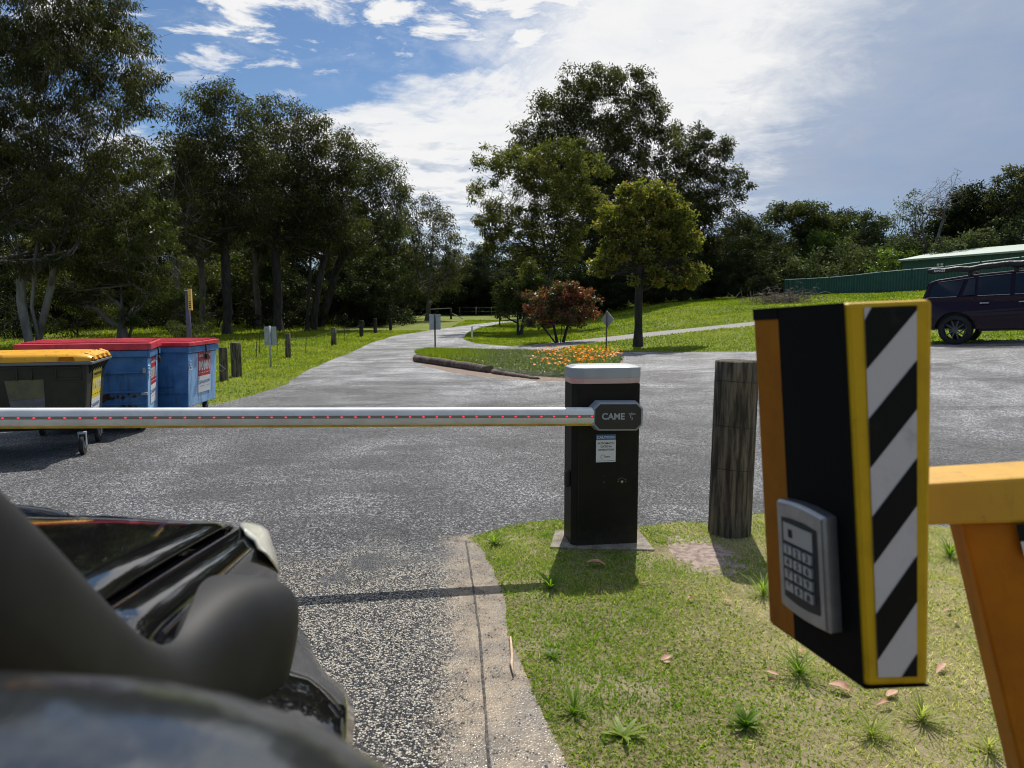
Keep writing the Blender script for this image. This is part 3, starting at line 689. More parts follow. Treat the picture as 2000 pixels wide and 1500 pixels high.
hero('shrub', 'olive shrub leaning over the far bend of the road', 'bush', 1010, 36,
     [(1005, 575, 30, 30), (980, 600, 22, 20), (1030, 590, 26, 30), (1040, 540, 26, 30), (975, 575, 16, 14)],
     [[(1012, 640), (1010, 600), (1008, 570)], [(1016, 640, 0, 1), (1032, 590), (1038, 550)]],
     nclump=70, cr=.36, nleaf=100, L=.13, Wd=.05, leafm='gum_olive', barkm='bark_dark', r0=.07, droop=.2, seed=26)
for i, (bx, Y, lob, lbl) in enumerate([
    (965, 92, [(950, 510, 34, 24), (985, 530, 26, 24), (935, 545, 26, 30), (970, 570, 50, 36), (930, 590, 30, 24)], 'dense dark evergreen filling the gap where the road bends away'),
    (1010, 88, [(1010, 555, 30, 30), (1030, 520, 30, 36), (1000, 590, 40, 26)], 'dark evergreen just right of the gap above the road bend'),
    (905, 90, [(905, 560, 26, 34), (890, 590, 30, 24), (915, 530, 14, 16)], 'small dark evergreen left of the gap above the road bend')]):
    hero('evergreen_tree', lbl, 'tree', bx, Y, lob, [[(bx, 628), (bx, 570), (bx, 530)]], nclump=90, cr=1.25, nleaf=130, L=.36, Wd=.11, leafm='dark_leaf', barkm='bark_dark', r0=.25, droop=.3, seed=30+i)

# --- ridge behind the shed, right
RIDGE = [
    ('umbrella_tree', 'flat topped umbrella tree nearest the big gums on the right ridge', 1565, 66, [(1560, 412, 60, 14), (1520, 425, 34, 12), (1610, 430, 44, 14), (1580, 450, 50, 18)], 'gum_olive', 95, .85, 120, .26, .07, 'bark_dark'),
    ('umbrella_tree', 'second umbrella tree with layered crown right of the flat topped one', 1650, 68, [(1640, 430, 40, 18), (1665, 455, 40, 20), (1620, 470, 40, 24)], 'dark_leaf', 80, .9, 110, .28, .07, 'bark_dark'),
    ('gum_tree', 'small tufted gum with tiered branches in the middle of the right ridge', 1705, 64, [(1695, 425, 14, 14), (1715, 435, 24, 12), (1700, 460, 36, 14), (1690, 485, 40, 18)], 'shrub_leaf', 60, .75, 110, .25, .07, 'bark_dark'),
    ('gum_tree', 'dark rounded tree right of the bare branched one above the shed', 1885, 56, [(1890, 390, 34, 26), (1870, 430, 44, 40), (1920, 430, 34, 40), (1890, 480, 60, 34)], 'dark_leaf', 130, .85, 140, .24, .07, 'bark_dark'),
    ('gum_tree', 'broad dark gum at the far right edge above the shed roof', 1975, 54, [(1990, 350, 40, 18), (1955, 385, 26, 16), (1985, 400, 46, 36), (1960, 440, 46, 34), (2040, 360, 50, 40)], 'gum_leaf', 130, .85, 140, .24, .06, 'bark_dark'),
    ('gum_tree', 'thin grey tree half bare behind the left end of the shed', 1790, 58, [(1780, 400, 26, 24), (1765, 425, 24, 20), (1810, 430, 26, 26), (1770, 470, 40, 34)], 'shrub_leaf', 60, .8, 60, .22, .05, 'bark_grey'),
    ('gum_tree', 'dark gum low behind the umbrella trees where the lawn ends', 1460, 72, [(1460, 450, 40, 40), (1430, 500, 50, 40), (1490, 510, 50, 40), (1440, 550, 60, 30)], 'dark_leaf', 120, 1.0, 120, .28, .08, 'bark_dark'),
]
for i, (nm, lbl, bx, Y, lob, lm, nc, cr_, nl, L_, W_, bk) in enumerate(RIDGE):
    top = min(l[1] for l in lob)
    by = 560
    hero(nm, lbl, 'tree', bx, Y, lob, [[(bx, by), (bx+4, (by+top)/2+30), (bx-3, top+35)]], nclump=nc, cr=cr_, nleaf=nl, L=L_, Wd=W_, leafm=lm, barkm=bk, r0=.22, droop=.25, seed=40+i, flat=.6)
# bare tree
bt = hero('bare_tree', 'leafless twisted tree showing against the sky above the shed', 'tree', 1835, 55,
     [(1850, 375, 30, 30), (1825, 400, 30, 26), (1870, 350, 16, 20)],
     [[(1820, 560), (1812, 500), (1800, 440), (1790, 410)], [(1814, 505), (1836, 450), (1852, 390), (1868, 345)]],
     nclump=60, cr=.55, nleaf=2, L=.15, Wd=.03, leafm='shrub_leaf', barkm='bark_grey', r0=.14, droop=.2, seed=50)
SHRUBS = [(1520, 512, 50, 36, 60, 'dark_leaf', 'dark shrub at the left end of the green fence'), (1575, 530, 50, 30, 57, 'shrub_leaf', 'grey-green shrub over the left end of the green fence'),
          (1600, 478, 22, 24, 64, 'bright_leaf', 'small vivid green bush on the ridge slope'), (1642, 468, 30, 26, 66, 'bright_leaf', 'vivid yellow-green bush below the second umbrella tree'), (1640, 500, 56, 34, 62, 'shrub_leaf', 'wide dull grey shrub below the vivid bush'),
          (1690, 510, 50, 34, 58, 'shrub_leaf', 'grey shrub in the middle of the ridge slope'), (1745, 520, 56, 30, 55, 'bright_leaf', 'fresh green shrub touching the shed corner'), (1800, 490, 60, 28, 56, 'shrub_leaf', 'pale shrub along the shed roof edge'),
          (1900, 478, 70, 26, 52, 'shrub_leaf', 'pale bushy scrub behind the shed roof'), (1985, 452, 60, 30, 52, 'shrub_leaf', 'tall pale scrub at the right edge over the roof'), (1560, 490, 40, 30, 66, 'gum_olive', 'olive shrub under the flat topped umbrella tree'),
          (1500, 555, 30, 20, 58, 'shrub_leaf', 'low pale shrub where lawn meets the fence'), (1715, 480, 36, 30, 66, 'dark_leaf', 'dark scrub under the tufted gum'), (1850, 460, 40, 36, 57, 'gum_olive', 'olive scrub around the bare tree foot')]
for i, (px, py, rx, ry, Y, lm, lbl) in enumerate(SHRUBS):
    hero('shrub', lbl, 'bush', px, Y, [(px, py, rx, ry), (px-rx*.5, py+ry*.6, rx*.6, ry*.8), (px+rx*.5, py+ry*.5, rx*.6, ry*.7), (px, py+ry*1.2, rx, ry*.8)], [[(px, 575), (px, py+ry)]],
         nclump=62, cr=.7, nleaf=90, L=.22, Wd=.075, leafm=lm, barkm='bark_dark', r0=.08, droop=.1, seed=60+i, minz=-.5)
# brush pile of dead sticks by the fence
bp = MB(); c0 = P(1530, 590, 40); rr = random.Random(3); zb = H(c0.x, c0.y)
for i in range(420):
    a = rr.uniform(0, 6.28); q = Vector((c0.x+rr.gauss(0, .95), c0.y+rr.gauss(0, .5), zb+abs(rr.gauss(0, .34))))
    d = Vector((rr.gauss(0, 1), rr.gauss(0, 1), rr.gauss(0, .6))).normalized()*rr.uniform(.3, .85); r_ = rr.uniform(.006, .02)
    bp.tube([q-d/2, q+Vector((0, 0, rr.uniform(-.05, .1))), q+d/2], [r_, r_, r_*.4], n=4, cap=False)
tag(bp.build('brush_pile', 'dead_twig', fixn=False), 'grey-brown heap of dead branches beside the green fence', 'brush pile')

# --- woodland copies
def template(name, seed, leafm, barkm, h, wdt, nc=110, cr=.85, nleaf=120, L=.24, Wd=.06, bare=.35, droop=.5):
    rr = random.Random(seed)
    E = []
    for k in range(8):
        t = bare+(.95-bare)*(k+.5)/8
        a = rr.uniform(0, 6.28); q = wdt*(.5 if t < .8 else .3)*rr.uniform(.3, 1)
        E.append((math.cos(a)*q, math.sin(a)*q, h*t, wdt*rr.uniform(.3, .5), wdt*rr.uniform(.3, .5), h*.11))
    Tr = [[(0, 0, -.2), (rr.gauss(0, .1), 0, h*.3), (rr.gauss(0, .3), rr.gauss(0, .3), h*.6), (rr.gauss(0, .4), rr.gauss(0, .4), h*.9)], [(0, 0, h*.33), (wdt*.2, -.2, h*.55), (wdt*.35, -.3, h*.75)]]
    return make_tree(name, None, None, (0, 0, 0), E, Tr, nclump=nc, cr=cr, nleaf=nleaf, L=L, Wd=Wd, leafm=leafm, barkm=barkm, r0=h*.017, droop=droop, seed=seed)
T1 = template('gum_tree', 101, 'gum_leaf', 'bark_dark', 12, 5.0, bare=.35)
T2 = template('gum_tree', 102, 'dark_leaf', 'bark_dark', 11, 5.4, bare=.18, nc=120)
T3 = template('slender_gum_tree', 103, 'gum_leaf', 'bark_grey', 12, 3.6, nc=70, bare=.45, nleaf=90)
T4 = template('scrub_tree', 104, 'gum_olive', 'bark_dark', 5, 4.4, nc=85, cr=.6, bare=.08, L=.17, Wd=.05, droop=.3)
T5 = template('scrub_tree', 105, 'dark_leaf', 'bark_dark', 6, 5.6, nc=95, cr=.75, bare=.06, L=.22, Wd=.07, droop=.3)
used = set()
def put(tpl, px, Y, s, lbl, grp, cat='tree', rz=None, zs=1.0):
    X = P(px, 612, Y).x
    first = tpl.name not in used
    if first:
        o = tpl; used.add(tpl.name)
        o.location = (X, Y, H(X, Y)); o.scale = (s, s, s*zs); o.rotation_euler = (0, 0, rz or 0)
    else:
        o = copy_tree(tpl, None, (X, Y, H(X, Y)), rz if rz is not None else random.uniform(0, 6.28), (s, s, s*zs))
    tag(o, lbl, cat, grp); return o
# individual ones the photo lets you tell apart
put(T3, 350, 34, .80, 'slim upright gum left of the yellow signpost', 'gums of the left woodland')
put(T3, 395, 41, .90, 'slim gum just right of the yellow signpost', 'gums of the left woodland')
put(T3, 505, 44, .92, 'slim gum showing between the two nearest dark trunks', 'gums of the left woodland')
put(T1, 575, 50, .95, 'dark gum seen between the forked gum and the double trunked gum', 'gums of the left woodland')
put(T3, 665, 52, .80, 'slim gum beneath the leaning limb', 'gums of the left woodland')
put(T1, 705, 56, .75, 'dark gum behind the leaning limb', 'gums of the left woodland')
put(T2, 800, 68, .62, 'dark gum behind the thin gum at the end of the verge', 'gums of the left woodland')
put(T2, 745, 72, .80, 'broad dark gum behind the three shaded bollards', 'gums of the left woodland')
put(T4, 728, 50, .42, 'bright bushy shrub behind the shaded bollards', 'scrub under the gums', 'bush')
put(T4, 340, 30, .50, 'bushy scrub left of the yellow signpost', 'scrub under the gums', 'bush')
put(T4, 352, 24, .22, 'small leafy sapling at the foot of the yellow signpost', 'scrub under the gums', 'bush')
put(T5, 30, 34, .62, 'dark scrub behind the pale stems at the far left', 'scrub under the gums', 'bush')
put(T4, 150, 36, .62, 'olive scrub right of the pale stems', 'scrub under the gums', 'bush')
put(T4, 650, 56, .50, 'olive scrub behind the last fence post', 'scrub under the gums', 'bush')
rr = random.Random(9)
deep = 'dark gum in the shaded depth of the left woodland'
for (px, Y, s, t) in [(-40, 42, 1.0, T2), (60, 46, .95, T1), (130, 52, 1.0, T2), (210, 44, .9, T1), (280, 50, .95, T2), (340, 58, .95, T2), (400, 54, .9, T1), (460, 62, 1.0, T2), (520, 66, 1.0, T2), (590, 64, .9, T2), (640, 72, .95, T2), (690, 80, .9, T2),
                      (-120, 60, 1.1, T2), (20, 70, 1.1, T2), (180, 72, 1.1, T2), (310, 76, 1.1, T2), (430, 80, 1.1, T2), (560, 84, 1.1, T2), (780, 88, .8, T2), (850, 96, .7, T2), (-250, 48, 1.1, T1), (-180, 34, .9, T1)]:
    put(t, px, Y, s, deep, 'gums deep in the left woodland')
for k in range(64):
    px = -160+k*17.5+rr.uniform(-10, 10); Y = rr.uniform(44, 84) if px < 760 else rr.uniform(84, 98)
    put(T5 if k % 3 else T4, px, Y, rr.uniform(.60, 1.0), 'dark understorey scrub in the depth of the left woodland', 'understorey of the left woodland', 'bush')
mid = 'dark scrub tree massed behind the tallest gum'
for k in range(22):
    px = 1010+k*24+rr.uniform(-8, 8); Y = rr.uniform(64, 84)
    put(T5 if k % 4 else T2, px, Y, rr.uniform(.75, 1.1) if k % 4 else .62, mid, 'scrub behind the tallest gum')
for k in range(12):
    px = 1060+k*38+rr.uniform(-8, 8); Y = rr.uniform(54, 60)
    put(T5, px, Y, rr.uniform(.45, .62), 'dark undergrowth at the shaded top edge of the lawn', 'undergrowth along the top of the lawn', 'bush')
for k in range(12):
    px = 1480+k*52+rr.uniform(-14, 14); Y = rr.uniform(74, 90)
    put(T5 if k % 2 else T4, px, Y, rr.uniform(.8, 1.15), 'scrub tree on the far side of the right ridge', 'scrub on the far side of the ridge')
for k in range(13):
    put(T5 if k % 3 else T2, 752+k*21+rr.uniform(-8, 8), rr.uniform(82, 88), rr.uniform(.8, 1.05) if k % 3 else .75, 'dark scrub tree closing the view behind the farm gate', 'scrub behind the far bend')
# far wooded skyline closing the view all round
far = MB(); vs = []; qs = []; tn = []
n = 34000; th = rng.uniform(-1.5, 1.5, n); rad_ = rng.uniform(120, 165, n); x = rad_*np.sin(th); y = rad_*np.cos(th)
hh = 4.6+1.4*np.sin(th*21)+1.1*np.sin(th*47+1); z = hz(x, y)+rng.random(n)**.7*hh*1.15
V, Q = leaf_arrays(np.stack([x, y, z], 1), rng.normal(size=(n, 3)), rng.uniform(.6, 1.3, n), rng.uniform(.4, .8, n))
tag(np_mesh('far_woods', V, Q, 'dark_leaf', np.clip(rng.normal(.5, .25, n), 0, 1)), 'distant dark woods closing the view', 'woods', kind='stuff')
# ------------------------------------------------------------------ object materials
M['cab_dark'] = mat('cabinet_paint', (.0070, .0070, .0045), .55, (.012, .011, .007), 5, spec=.2, bump=.12, bscale=220, bdist=.001)
M['cab_cap'] = mat('cap_plastic', (.30, .33, .36), .5, (.38, .41, .43), 4)
M['lens_strip'] = mat('flasher_lens', (.62, .30, .27), .35, (.55, .42, .38), 3)
M['boom_alu'] = mat('boom_alu', (.80, .81, .80), .32, (.70, .71, .70), 7, bump=.05, bscale=60)
M['boom_bounce'] = mat('boom_lower', (.74, .71, .61), .45, (.62, .59, .49), 5)  # white arm, with warm grass bounce put into its lower colour
M['led_channel'] = mat('led_channel', (.26, .22, .18), .35)
M['boom_rubber'] = mat('boom_edge', (.62, .40, .02), .6, (.40, .25, .02), 6)
M['hub_grey'] = mat('arm_cover', (.27, .30, .34), .45)
M['hub_face'] = mat('arm_cover_face', (.018, .019, .017), .5)
M['post_wood'] = mat('weathered_timber', (.042, .033, .022), .92, (.22, .18, .12), 34, bump=1.0, bscale=60, stretch=(1, 1, .10), bdist=.03, contrast=(.38, .66))
M['log_wood'] = mat('log_timber', (.060, .042, .030), .9, (.17, .13, .10), 7, bump=1.0, bscale=12, bdist=.03)
M['concrete'] = mat('concrete', (.16, .135, .11), .9, (.30, .26, .22), 14, bump=.3)
M['yellow_paint'] = mat('yellow_paint', (.60, .33, .006), .5, (.50, .26, .006), 5, bump=.12, bscale=40, contrast=(.3, .75))
M['yellow_plate'] = mat('yellow_plate', (.62, .37, .003), .55, (.46, .26, .003), 14, spec=.25, contrast=(.4, .8))
M['orange_tone'] = mat('orange_yellow_tone', (.46, .155, .001), .6, (.36, .115, .002), 8, spec=.2)  # leg and flange: warm light on yellow paint, put into the colour
M['black_paint'] = mat('black_paint', (.0030, .0030, .0028), .65, (.009, .008, .006), 30, contrast=(.6, .8), spec=.12)
M['tape_white'] = mat('reflective_tape', (.56, .52, .49), .55, (.36, .33, .32), 16, contrast=(.5, .75), bump=.1)
M['tape_black'] = mat('tape_black', (.007, .007, .005), .65, (.03, .03, .02), 25, spec=.15, contrast=(.55, .8))
M['keypad_metal'] = mat('keypad_metal', (.42, .43, .44), .33, (.34, .34, .35), 22, metal=.85)
M['key_metal'] = mat('key_metal', (.46, .47, .46), .42, metal=.6)
M['skip_blue'] = mat('skip_blue_paint', (.030, .135, .33), .5, (.07, .22, .44), 5, bump=.2, bscale=14, bdist=.01, contrast=(.3, .7))
M['skip_blue_lit'] = mat('skip_sunlit_blue', (.25, .50, .80), .5, (.42, .62, .84), 6, contrast=(.35, .75), bump=.1)  # same skip blue with the sunlight put into the colour
M['rust'] = mat('rust', (.10, .045, .02), .9, (.03, .02, .015), 12)
M['lid_red'] = mat('lid_red', (.50, .018, .03), .38, (.62, .05, .07), 4, bump=.1, bscale=10)
M['lid_yellow'] = mat('lid_yellow', (.80, .40, .008), .4, (.72, .34, .008), 4)
M['bin_green'] = mat('bin_green', (.030, .030, .016), .5, (.044, .043, .024), 3, spec=.35, bump=.15, bscale=80, bdist=.002)
M['bin_edge'] = mat('bin_lip', (.14, .15, .15), .42)
M['sign_back'] = mat('sign_back', (.42, .44, .45), .45, (.34, .36, .37), 8, metal=.4)
M['purple_post'] = mat('purple_post', (.10, .075, .13), .6, (.14, .11, .17), 6)
M['sign_orange'] = mat('sign_orange', (.72, .42, .09), .5)
M['shed_wall'] = mat('shed_wall', (.055, .115, .095), .55, (.065, .13, .11), 3)
M['shed_roof'] = mat('shed_roof', (.34, .42, .36), .5, (.40, .47, .41), 2)
M['fence_green'] = mat('fence_green', (.026, .095, .080), .5, (.034, .115, .095), 2)
M['fence_cap'] = mat('fence_cap', (.07, .17, .15), .5)
M['car_paint'] = mat('maroon_paint', (.014, .0015, .011), .25, None, coat=.15, spec=.3)
M['car_glass'] = mat('car_glass', (.006, .008, .012), .05, spec=.7)
M['awning'] = mat('awning_cover', (.012, .012, .013), .5, bump=.6, bscale=7, bdist=.04)
M['rim'] = mat('rim', (.10, .10, .105), .3, metal=.8)
M['plastic_grey'] = mat('snorkel_plastic', (.0075, .0080, .0090), .60, (.014, .0145, .016), 7, spec=.35, bump=.25, bscale=900, bdist=.0006)
M['car_black'] = mat('car_black_paint', (.0055, .0055, .007), .05, (.02, .02, .02), 38, coat=.5, contrast=(.60, .82), rvar=.25)
M['mirror_shell'] = mat('mirror_shell', (.11, .12, .13), .16, (.22, .22, .22), 60, metal=.85, contrast=(.6, .8), rvar=.2, bump=.35, bscale=9, stretch=(1, .35, .35), bdist=.01)
M['headlight'] = mat('headlight_lens', (.60, .58, .46), .15, (.72, .72, .64), 20, coat=.6)  # clear lens, its pale sky reflection put into the colour
m_ = bpy.data.materials.new('red_led'); m_.use_nodes = True; b_ = m_.node_tree.nodes['Principled BSDF']
b_.inputs['Base Color'].default_value = (.5, .02, .03, 1); b_.inputs['Emission Color'].default_value = (1, .06, .09, 1); b_.inputs['Emission Strength'].default_value = 1.1; M['led'] = m_

_t = NT(M['cab_dark'].node_tree); _b = _t.n['Principled BSDF']; _s = _b.inputs['Base Color'].links[0].from_socket
_o = _t.add('ShaderNodeTexCoord').outputs['Object']; _z = _t.add('ShaderNodeSeparateXYZ', {0: _o}).outputs[2]
_sp = _t.math('MULTIPLY', _t.smooth(_t.math('ADD', _z, _t.math('MULTIPLY', _t.noise(_o, 30, 6, .75), .30)), .30, .10), .55)
_sc = _t.math('MULTIPLY', _t.smooth(_t.noise(_t.mapping(_o, (1, 1, .25), (0, .5, 0)), 55, 4, .8), .68, .76), .35)
_t.l.new(_t.mix(_sc, _t.mix(_sp, _s, (.055, .045, .03)), (.06, .058, .05)), _b.inputs['Base Color'])
for _n in ('skip_blue', 'skip_blue_lit', 'bin_green', 'lid_red', 'lid_yellow'):      # streaks of dirt and pale scuffs
    _t = NT(M[_n].node_tree); _b = _t.n['Principled BSDF']; _s = _b.inputs['Base Color'].links[0].from_socket; _o = _t.add('ShaderNodeTexCoord').outputs['Object']
    _d = _t.math('MULTIPLY', _t.smooth(_t.noise(_t.mapping(_o, (1, 1, .14)), 13, 7, .72), .52, .68), .55)
    _e = _t.math('MULTIPLY', _t.smooth(_t.noise(_o, 26, 8, .8), .62, .70), .6)
    _t.l.new(_t.mix(_e, _t.mix(_d, _s, (.035, .032, .03)), (.25, .33, .42) if 'blue' in _n else (.10, .06, .04)), _b.inputs['Base Color'])
for _n in ('yellow_plate', 'orange_tone', 'yellow_paint'):
    _t = NT(M[_n].node_tree); _b = _t.n['Principled BSDF']; _s = _b.inputs['Base Color'].links[0].from_socket; _o = _t.add('ShaderNodeTexCoord').outputs['Object']
    _c = _t.smooth(_t.noise(_o, 55, 7, .75, .4), .675, .69); _g = _t.math('MULTIPLY', _t.smooth(_t.noise(_t.mapping(_o, (1, 1, .3)), 16, 7, .75), .50, .70), .40)
    _t.l.new(_t.mix(_c, _t.mix(_g, _s, (.12, .06, .01)), (.03, .018, .012)), _b.inputs['Base Color'])
RX = Matrix.Rotation(math.pi/2, 4, 'X')     # text plane -> faces -Y
def face_at(x, y, z): return Matrix.Translation((x, y, z)) @ RX

# ------------------------------------------------------------------ barrier cabinet
YAW = R(8.0)
g = G(1176, 1066)
cab = empty('barrier_cabinet', (g.x, g.y+.10, g.z), 'dark boom gate cabinet with grey cap standing on a concrete pad', 'gate cabinet', rz=YAW)
w2, dd, hh = .205, .11, .985
ch = .03
sec = [(-w2+ch, -dd), (w2-ch*.3, -dd), (w2, -dd+ch*.3), (w2, dd), (-w2, dd), (-w2, -dd+ch)]
MB().prism(sec, 'z', .0, hh).build('body', 'cab_dark', cab, local=True, bevel=.004)
# door outline groove, screws
b = MB()
for (x0, x1, z0, z1) in [(-w2+.038, -w2+.0395, .05, .76)]: b.box((x0, -dd-.0012, z0), (x1, -dd+.001, z1))
for x in (-.0105,): 
    for z, r in ((.43, .004), (.395, .008), (.36, .0035)): b.disc((x, -dd-.0015, z), r)
b.build('vent_holes', 'black_print', cab, local=True)
b = MB(); b.disc((.10, -dd-.003, .395), .011, mi=0); b.disc((.10, -dd-.0042, .395), .007, mi=1)
for k in range(7):
    t = math.pi*(k/6); b.disc((.10+.024*math.cos(t), -dd-.0015, .395+.022*math.sin(t)), .0022, mi=1, n=8)
b.build('door_lock', ['black_print', 'steel'], cab, local=True)
MB().box((-w2-.03, -.06, .36), (-w2-.001, -.02, .455), bev=.004).build('photocell', 'black_plastic', cab, local=True)
capo = empty('cap', (0, 0, hh), None, None); capo.parent = cab
e = .008; cs = [(-w2-e+.07, -dd-e), (w2+e-.07, -dd-e), (w2+e, -dd-e+.035), (w2+e, dd+e-.035), (w2+e-.07, dd+e), (-w2-e+.07, dd+e), (-w2-e, dd+e-.035), (-w2-e, -dd-e+.035)]
MB().prism([(x*.985, y*.985) for x, y in cs], 'z', .002, .034).build('flasher_strip', 'lens_strip', capo, local=True)
mb = MB(); n = 8; vs = [(x, y, .034) for x, y in cs]+[(x, y, .094) for x, y in cs]+[(x*.82, y*.7, .108) for x, y in cs]+[(0, 0, .114)]
fs = [tuple(range(n))[::-1]]+[(r*n+i, r*n+(i+1) % n, (r+1)*n+(i+1) % n, (r+1)*n+i) for r in range(2) for i in range(n)]+[(2*n+i, 2*n+(i+1) % n, 3*n) for i in range(n)]
mb.add(vs, fs); mb.build('cap_top', 'cab_cap', capo, local=True, bevel=.003)
# caution notice
lab = empty('caution_notice', (-.002, -dd-.0015, .60), None, None); lab.parent = cab
lw, lh = .120, .166
MB().box((-lw/2, -.001, -lh/2), (lw/2, 0, lh/2-.033)).build('notice_sheet', 'white', lab, local=True)
MB().box((-lw/2, -.001, lh/2-.033), (lw/2, 0, lh/2)).build('notice_header', 'blue_print', lab, local=True)
b = MB(); b.text('CAUTION!', .0205, face_at(0, -.0018, lh/2-.0175), 1, bold=.0004, xs=1.16)
for i, s in enumerate(('AUTOMATIC', 'GATE IN', 'OPERATION')): b.text(s, .0165, face_at(0, -.0018, .030-.0195*i), 0, bold=.0003, xs=1.08)
b.text('RAMSET', .0105, face_at(.009, -.0018, -.052), 0, bold=.0003)
for k in range(22):
    t = .7+k*.2; b.disc((-.018+.013*math.cos(t), -.0018, -.052+.013*math.sin(t)), .0014, n=6)
b.box((-.052, -.0018, -.0765), (-.02, -.0014, -.0745)); b.box((-.015, -.0018, -.0765), (.053, -.0014, -.0745))
b.build('notice_text', ['black_print', 'white'], lab, local=True)
# boom arm: separate thing, with its octagonal cover
Mw = Matrix.Translation(cab.location) @ Matrix.Rotation(YAW, 4, 'Z')
hc = Mw @ Vector((.048, -dd-.045, .800))
boom = empty('boom_arm', hc, 'white boom gate arm with red lights closed across the driveway', 'boom gate', rot=(0, R(1.0), YAW))
hw, hhh = .150, .083; c = .035
octo = lambda w, h, c: [(-w+c, -h), (w-c, -h), (w, -h+c), (w, h-c), (w-c, h), (-w+c, h), (-w, h-c), (-w, -h+c)]
ex = empty('arm_cover', (0, 0, 0), None, None); ex.parent = boom
b = MB(); o1 = octo(hw, hhh, c); o2 = octo(hw-.012, hhh-.010, c-.006); n = 8
vs = [(x*1.05, .042, z*1.06) for x, z in o1]+[(x, -.028, z) for x, z in o1]+[(x, -.034, z) for x, z in o2]
b.add(vs, [(r*n+i, r*n+(i+1) % n, (r+1)*n+(i+1) % n, (r+1)*n+i) for r in range(2) for i in range(n)]+[tuple(range(n))])
b.build('cover_shell', 'hub_grey', ex, local=True)
b = MB(); o3 = octo(hw-.013, hhh-.011, c-.007); b.prism(o3, 'y', -.0335, -.030); b.build('cover_face', 'hub_face', ex, local=True)
b = MB(); b.text('CAME', .052, face_at(-.030, -.0352, .0), bold=.0014, xs=1.0)
b.box((.063, -.0352, .013), (.103, -.0345, .018)); b.box((.072, -.0352, -.007), (.077, -.0345, .010)); b.box((.081, -.0352, -.020), (.086, -.0345, -.004)); b.box((.078, -.0352, .020), (.083, -.0345, .024))
b.build('cover_lettering', 'cab_cap', ex, local=True)
BL = 3.75; bx1 = -hw+.005; bx0 = bx1-BL; bt, bh = .036, .0515
def strip(z0, z1, y, bulge):
    return z0, z1, y, bulge
def profile_band(name, zs, matn):
    """front and back skin of the arm between given heights, following a rounded section"""
    b = MB(); prof = []
    for z in zs: 
        t = max(-1, min(1, z/bh)); prof.append((-bt*math.sqrt(max(0, 1-abs(t)**3.2)), z))
    rows = [[(x, y, z) for y, z in prof] for x in (bx0, bx1)]
    b.grid(rows, smooth=True); b.grid([[(x, -y, z) for y, z in prof] for x in (bx0, bx1)], smooth=True)
    return b, prof
ls = lambda a, b_, n: [a+(b_-a)*i/n for i in range(n+1)]
b, _ = profile_band('u', ls(.010, bh, 9), None); b.build('upper_skin', 'boom_alu', boom, local=True, fixn=True)
b, _ = profile_band('l', ls(-.043, -.0055, 8), None); b.build('lower_skin', 'boom_bounce', boom, local=True)
MB().box((bx0, -bt*.955, -.0055), (bx1, bt*.955, .010)).build('led_channel', 'led_channel', boom, local=True)
b = MB(); b.prism([(-.024, -.043), (-.022, -.054), (-.012, -.057), (.012, -.057), (.022, -.054), (.024, -.043)], 'x', bx0, bx1); b.build('rubber_edge', 'boom_rubber', boom, local=True)
ledm = MB().box((-.0060, -.0022, -.0036), (.0060, 0, .0036), bev=.001); first = None; x = bx1-.012; k = 0
while x > bx0+.02:
    if first is None: first = o = ledm.build('led', 'led', boom, local=True)
    else: o = first.copy(); col.objects.link(o); o.parent = boom
    o.location = (x, -bt*.955-.0004, .0022); x -= .0745
# concrete pad
b = MB(); pq = [G(1084, 1038), G(1244, 1034), G(1279, 1077), G(1074, 1072)]
b.hexa([(q.x, q.y, -.05) for q in pq], [(q.x, q.y, .012) for q in pq]); tag(b.build('concrete_pad', 'concrete', bevel=.006), kind='structure')

# ------------------------------------------------------------------ big timber post by the grass
def timber_post(name, g, h, r, label, cat, group=None, matn='post_wood', n=56, seed=0, lean=(0, 0), topslope=0.0, cracks=True):
    rr = random.Random(seed); root_ = tag(bpy.data.objects.new(name, None), label, cat, group)
    b = MB(); rows = []
    ks = 14
    ph = [rr.uniform(0, 6.28) for _ in range(6)]
    for j in range(ks+1):
        z = -.05+(h+.05)*j/ks; row = []
        for k in range(n+1):
            t = 2*math.pi*(k % n)/n
            q = r*(1+.03*math.sin(2*t+ph[0])+.02*math.sin(3*t+ph[1]+z)+.012*math.sin(11*t+ph[2]+z*.7)+.010*math.sin(23*t+ph[3]))
            if cracks: q -= r*.07*max(0, math.cos(t*1.0-ph[4]-.05*math.sin(z*7)))**60 + r*.06*max(0, math.cos(t-ph[5]))**90
            row.append((math.cos(t)*q+lean[0]*z, math.sin(t)*q+lean[1]*z, z+(topslope*math.cos(t) if j == ks else 0)))
        rows.append(row)
    b.grid(rows); top = [Vector(p) for p in rows[-1][:n]]; c_ = sum(top, Vector())/n
    for s_ in (.93, .55): pass
    ring = [c_+(p-c_)*.93+Vector((0, 0, .006)) for p in top]
    o = len(b.v); b.add(top+ring+[c_+Vector((0, 0, .004))], [(i, (i+1) % n, n+(i+1) % n, n+i) for i in range(n)]+[(n+i, n+(i+1) % n, 2*n) for i in range(n)])
    ob = b.build(name, matn, fixn=True); ob.location = g
    bpy.data.objects.remove(root_)
    return tag(ob, label, cat, group)
g = G(1436, 1052)
tp = timber_post('timber_post', (g.x, g.y+.12, 0), 1.10, .128, 'thick weathered grey timber post between the gate cabinet and the striped keypad box', 'post', None, seed=4, lean=(.012, 0))
for z in (.98, .70, .43):
    b = MB(); b.tube([(math.cos(t)*.1325+.012*z, math.sin(t)*.1325, z+.006*math.sin(t*2)) for t in np.linspace(0, 6.283, 33)], .0016, n=5, cap=False); b.build('wire_band', 'rubber', tp, local=True)

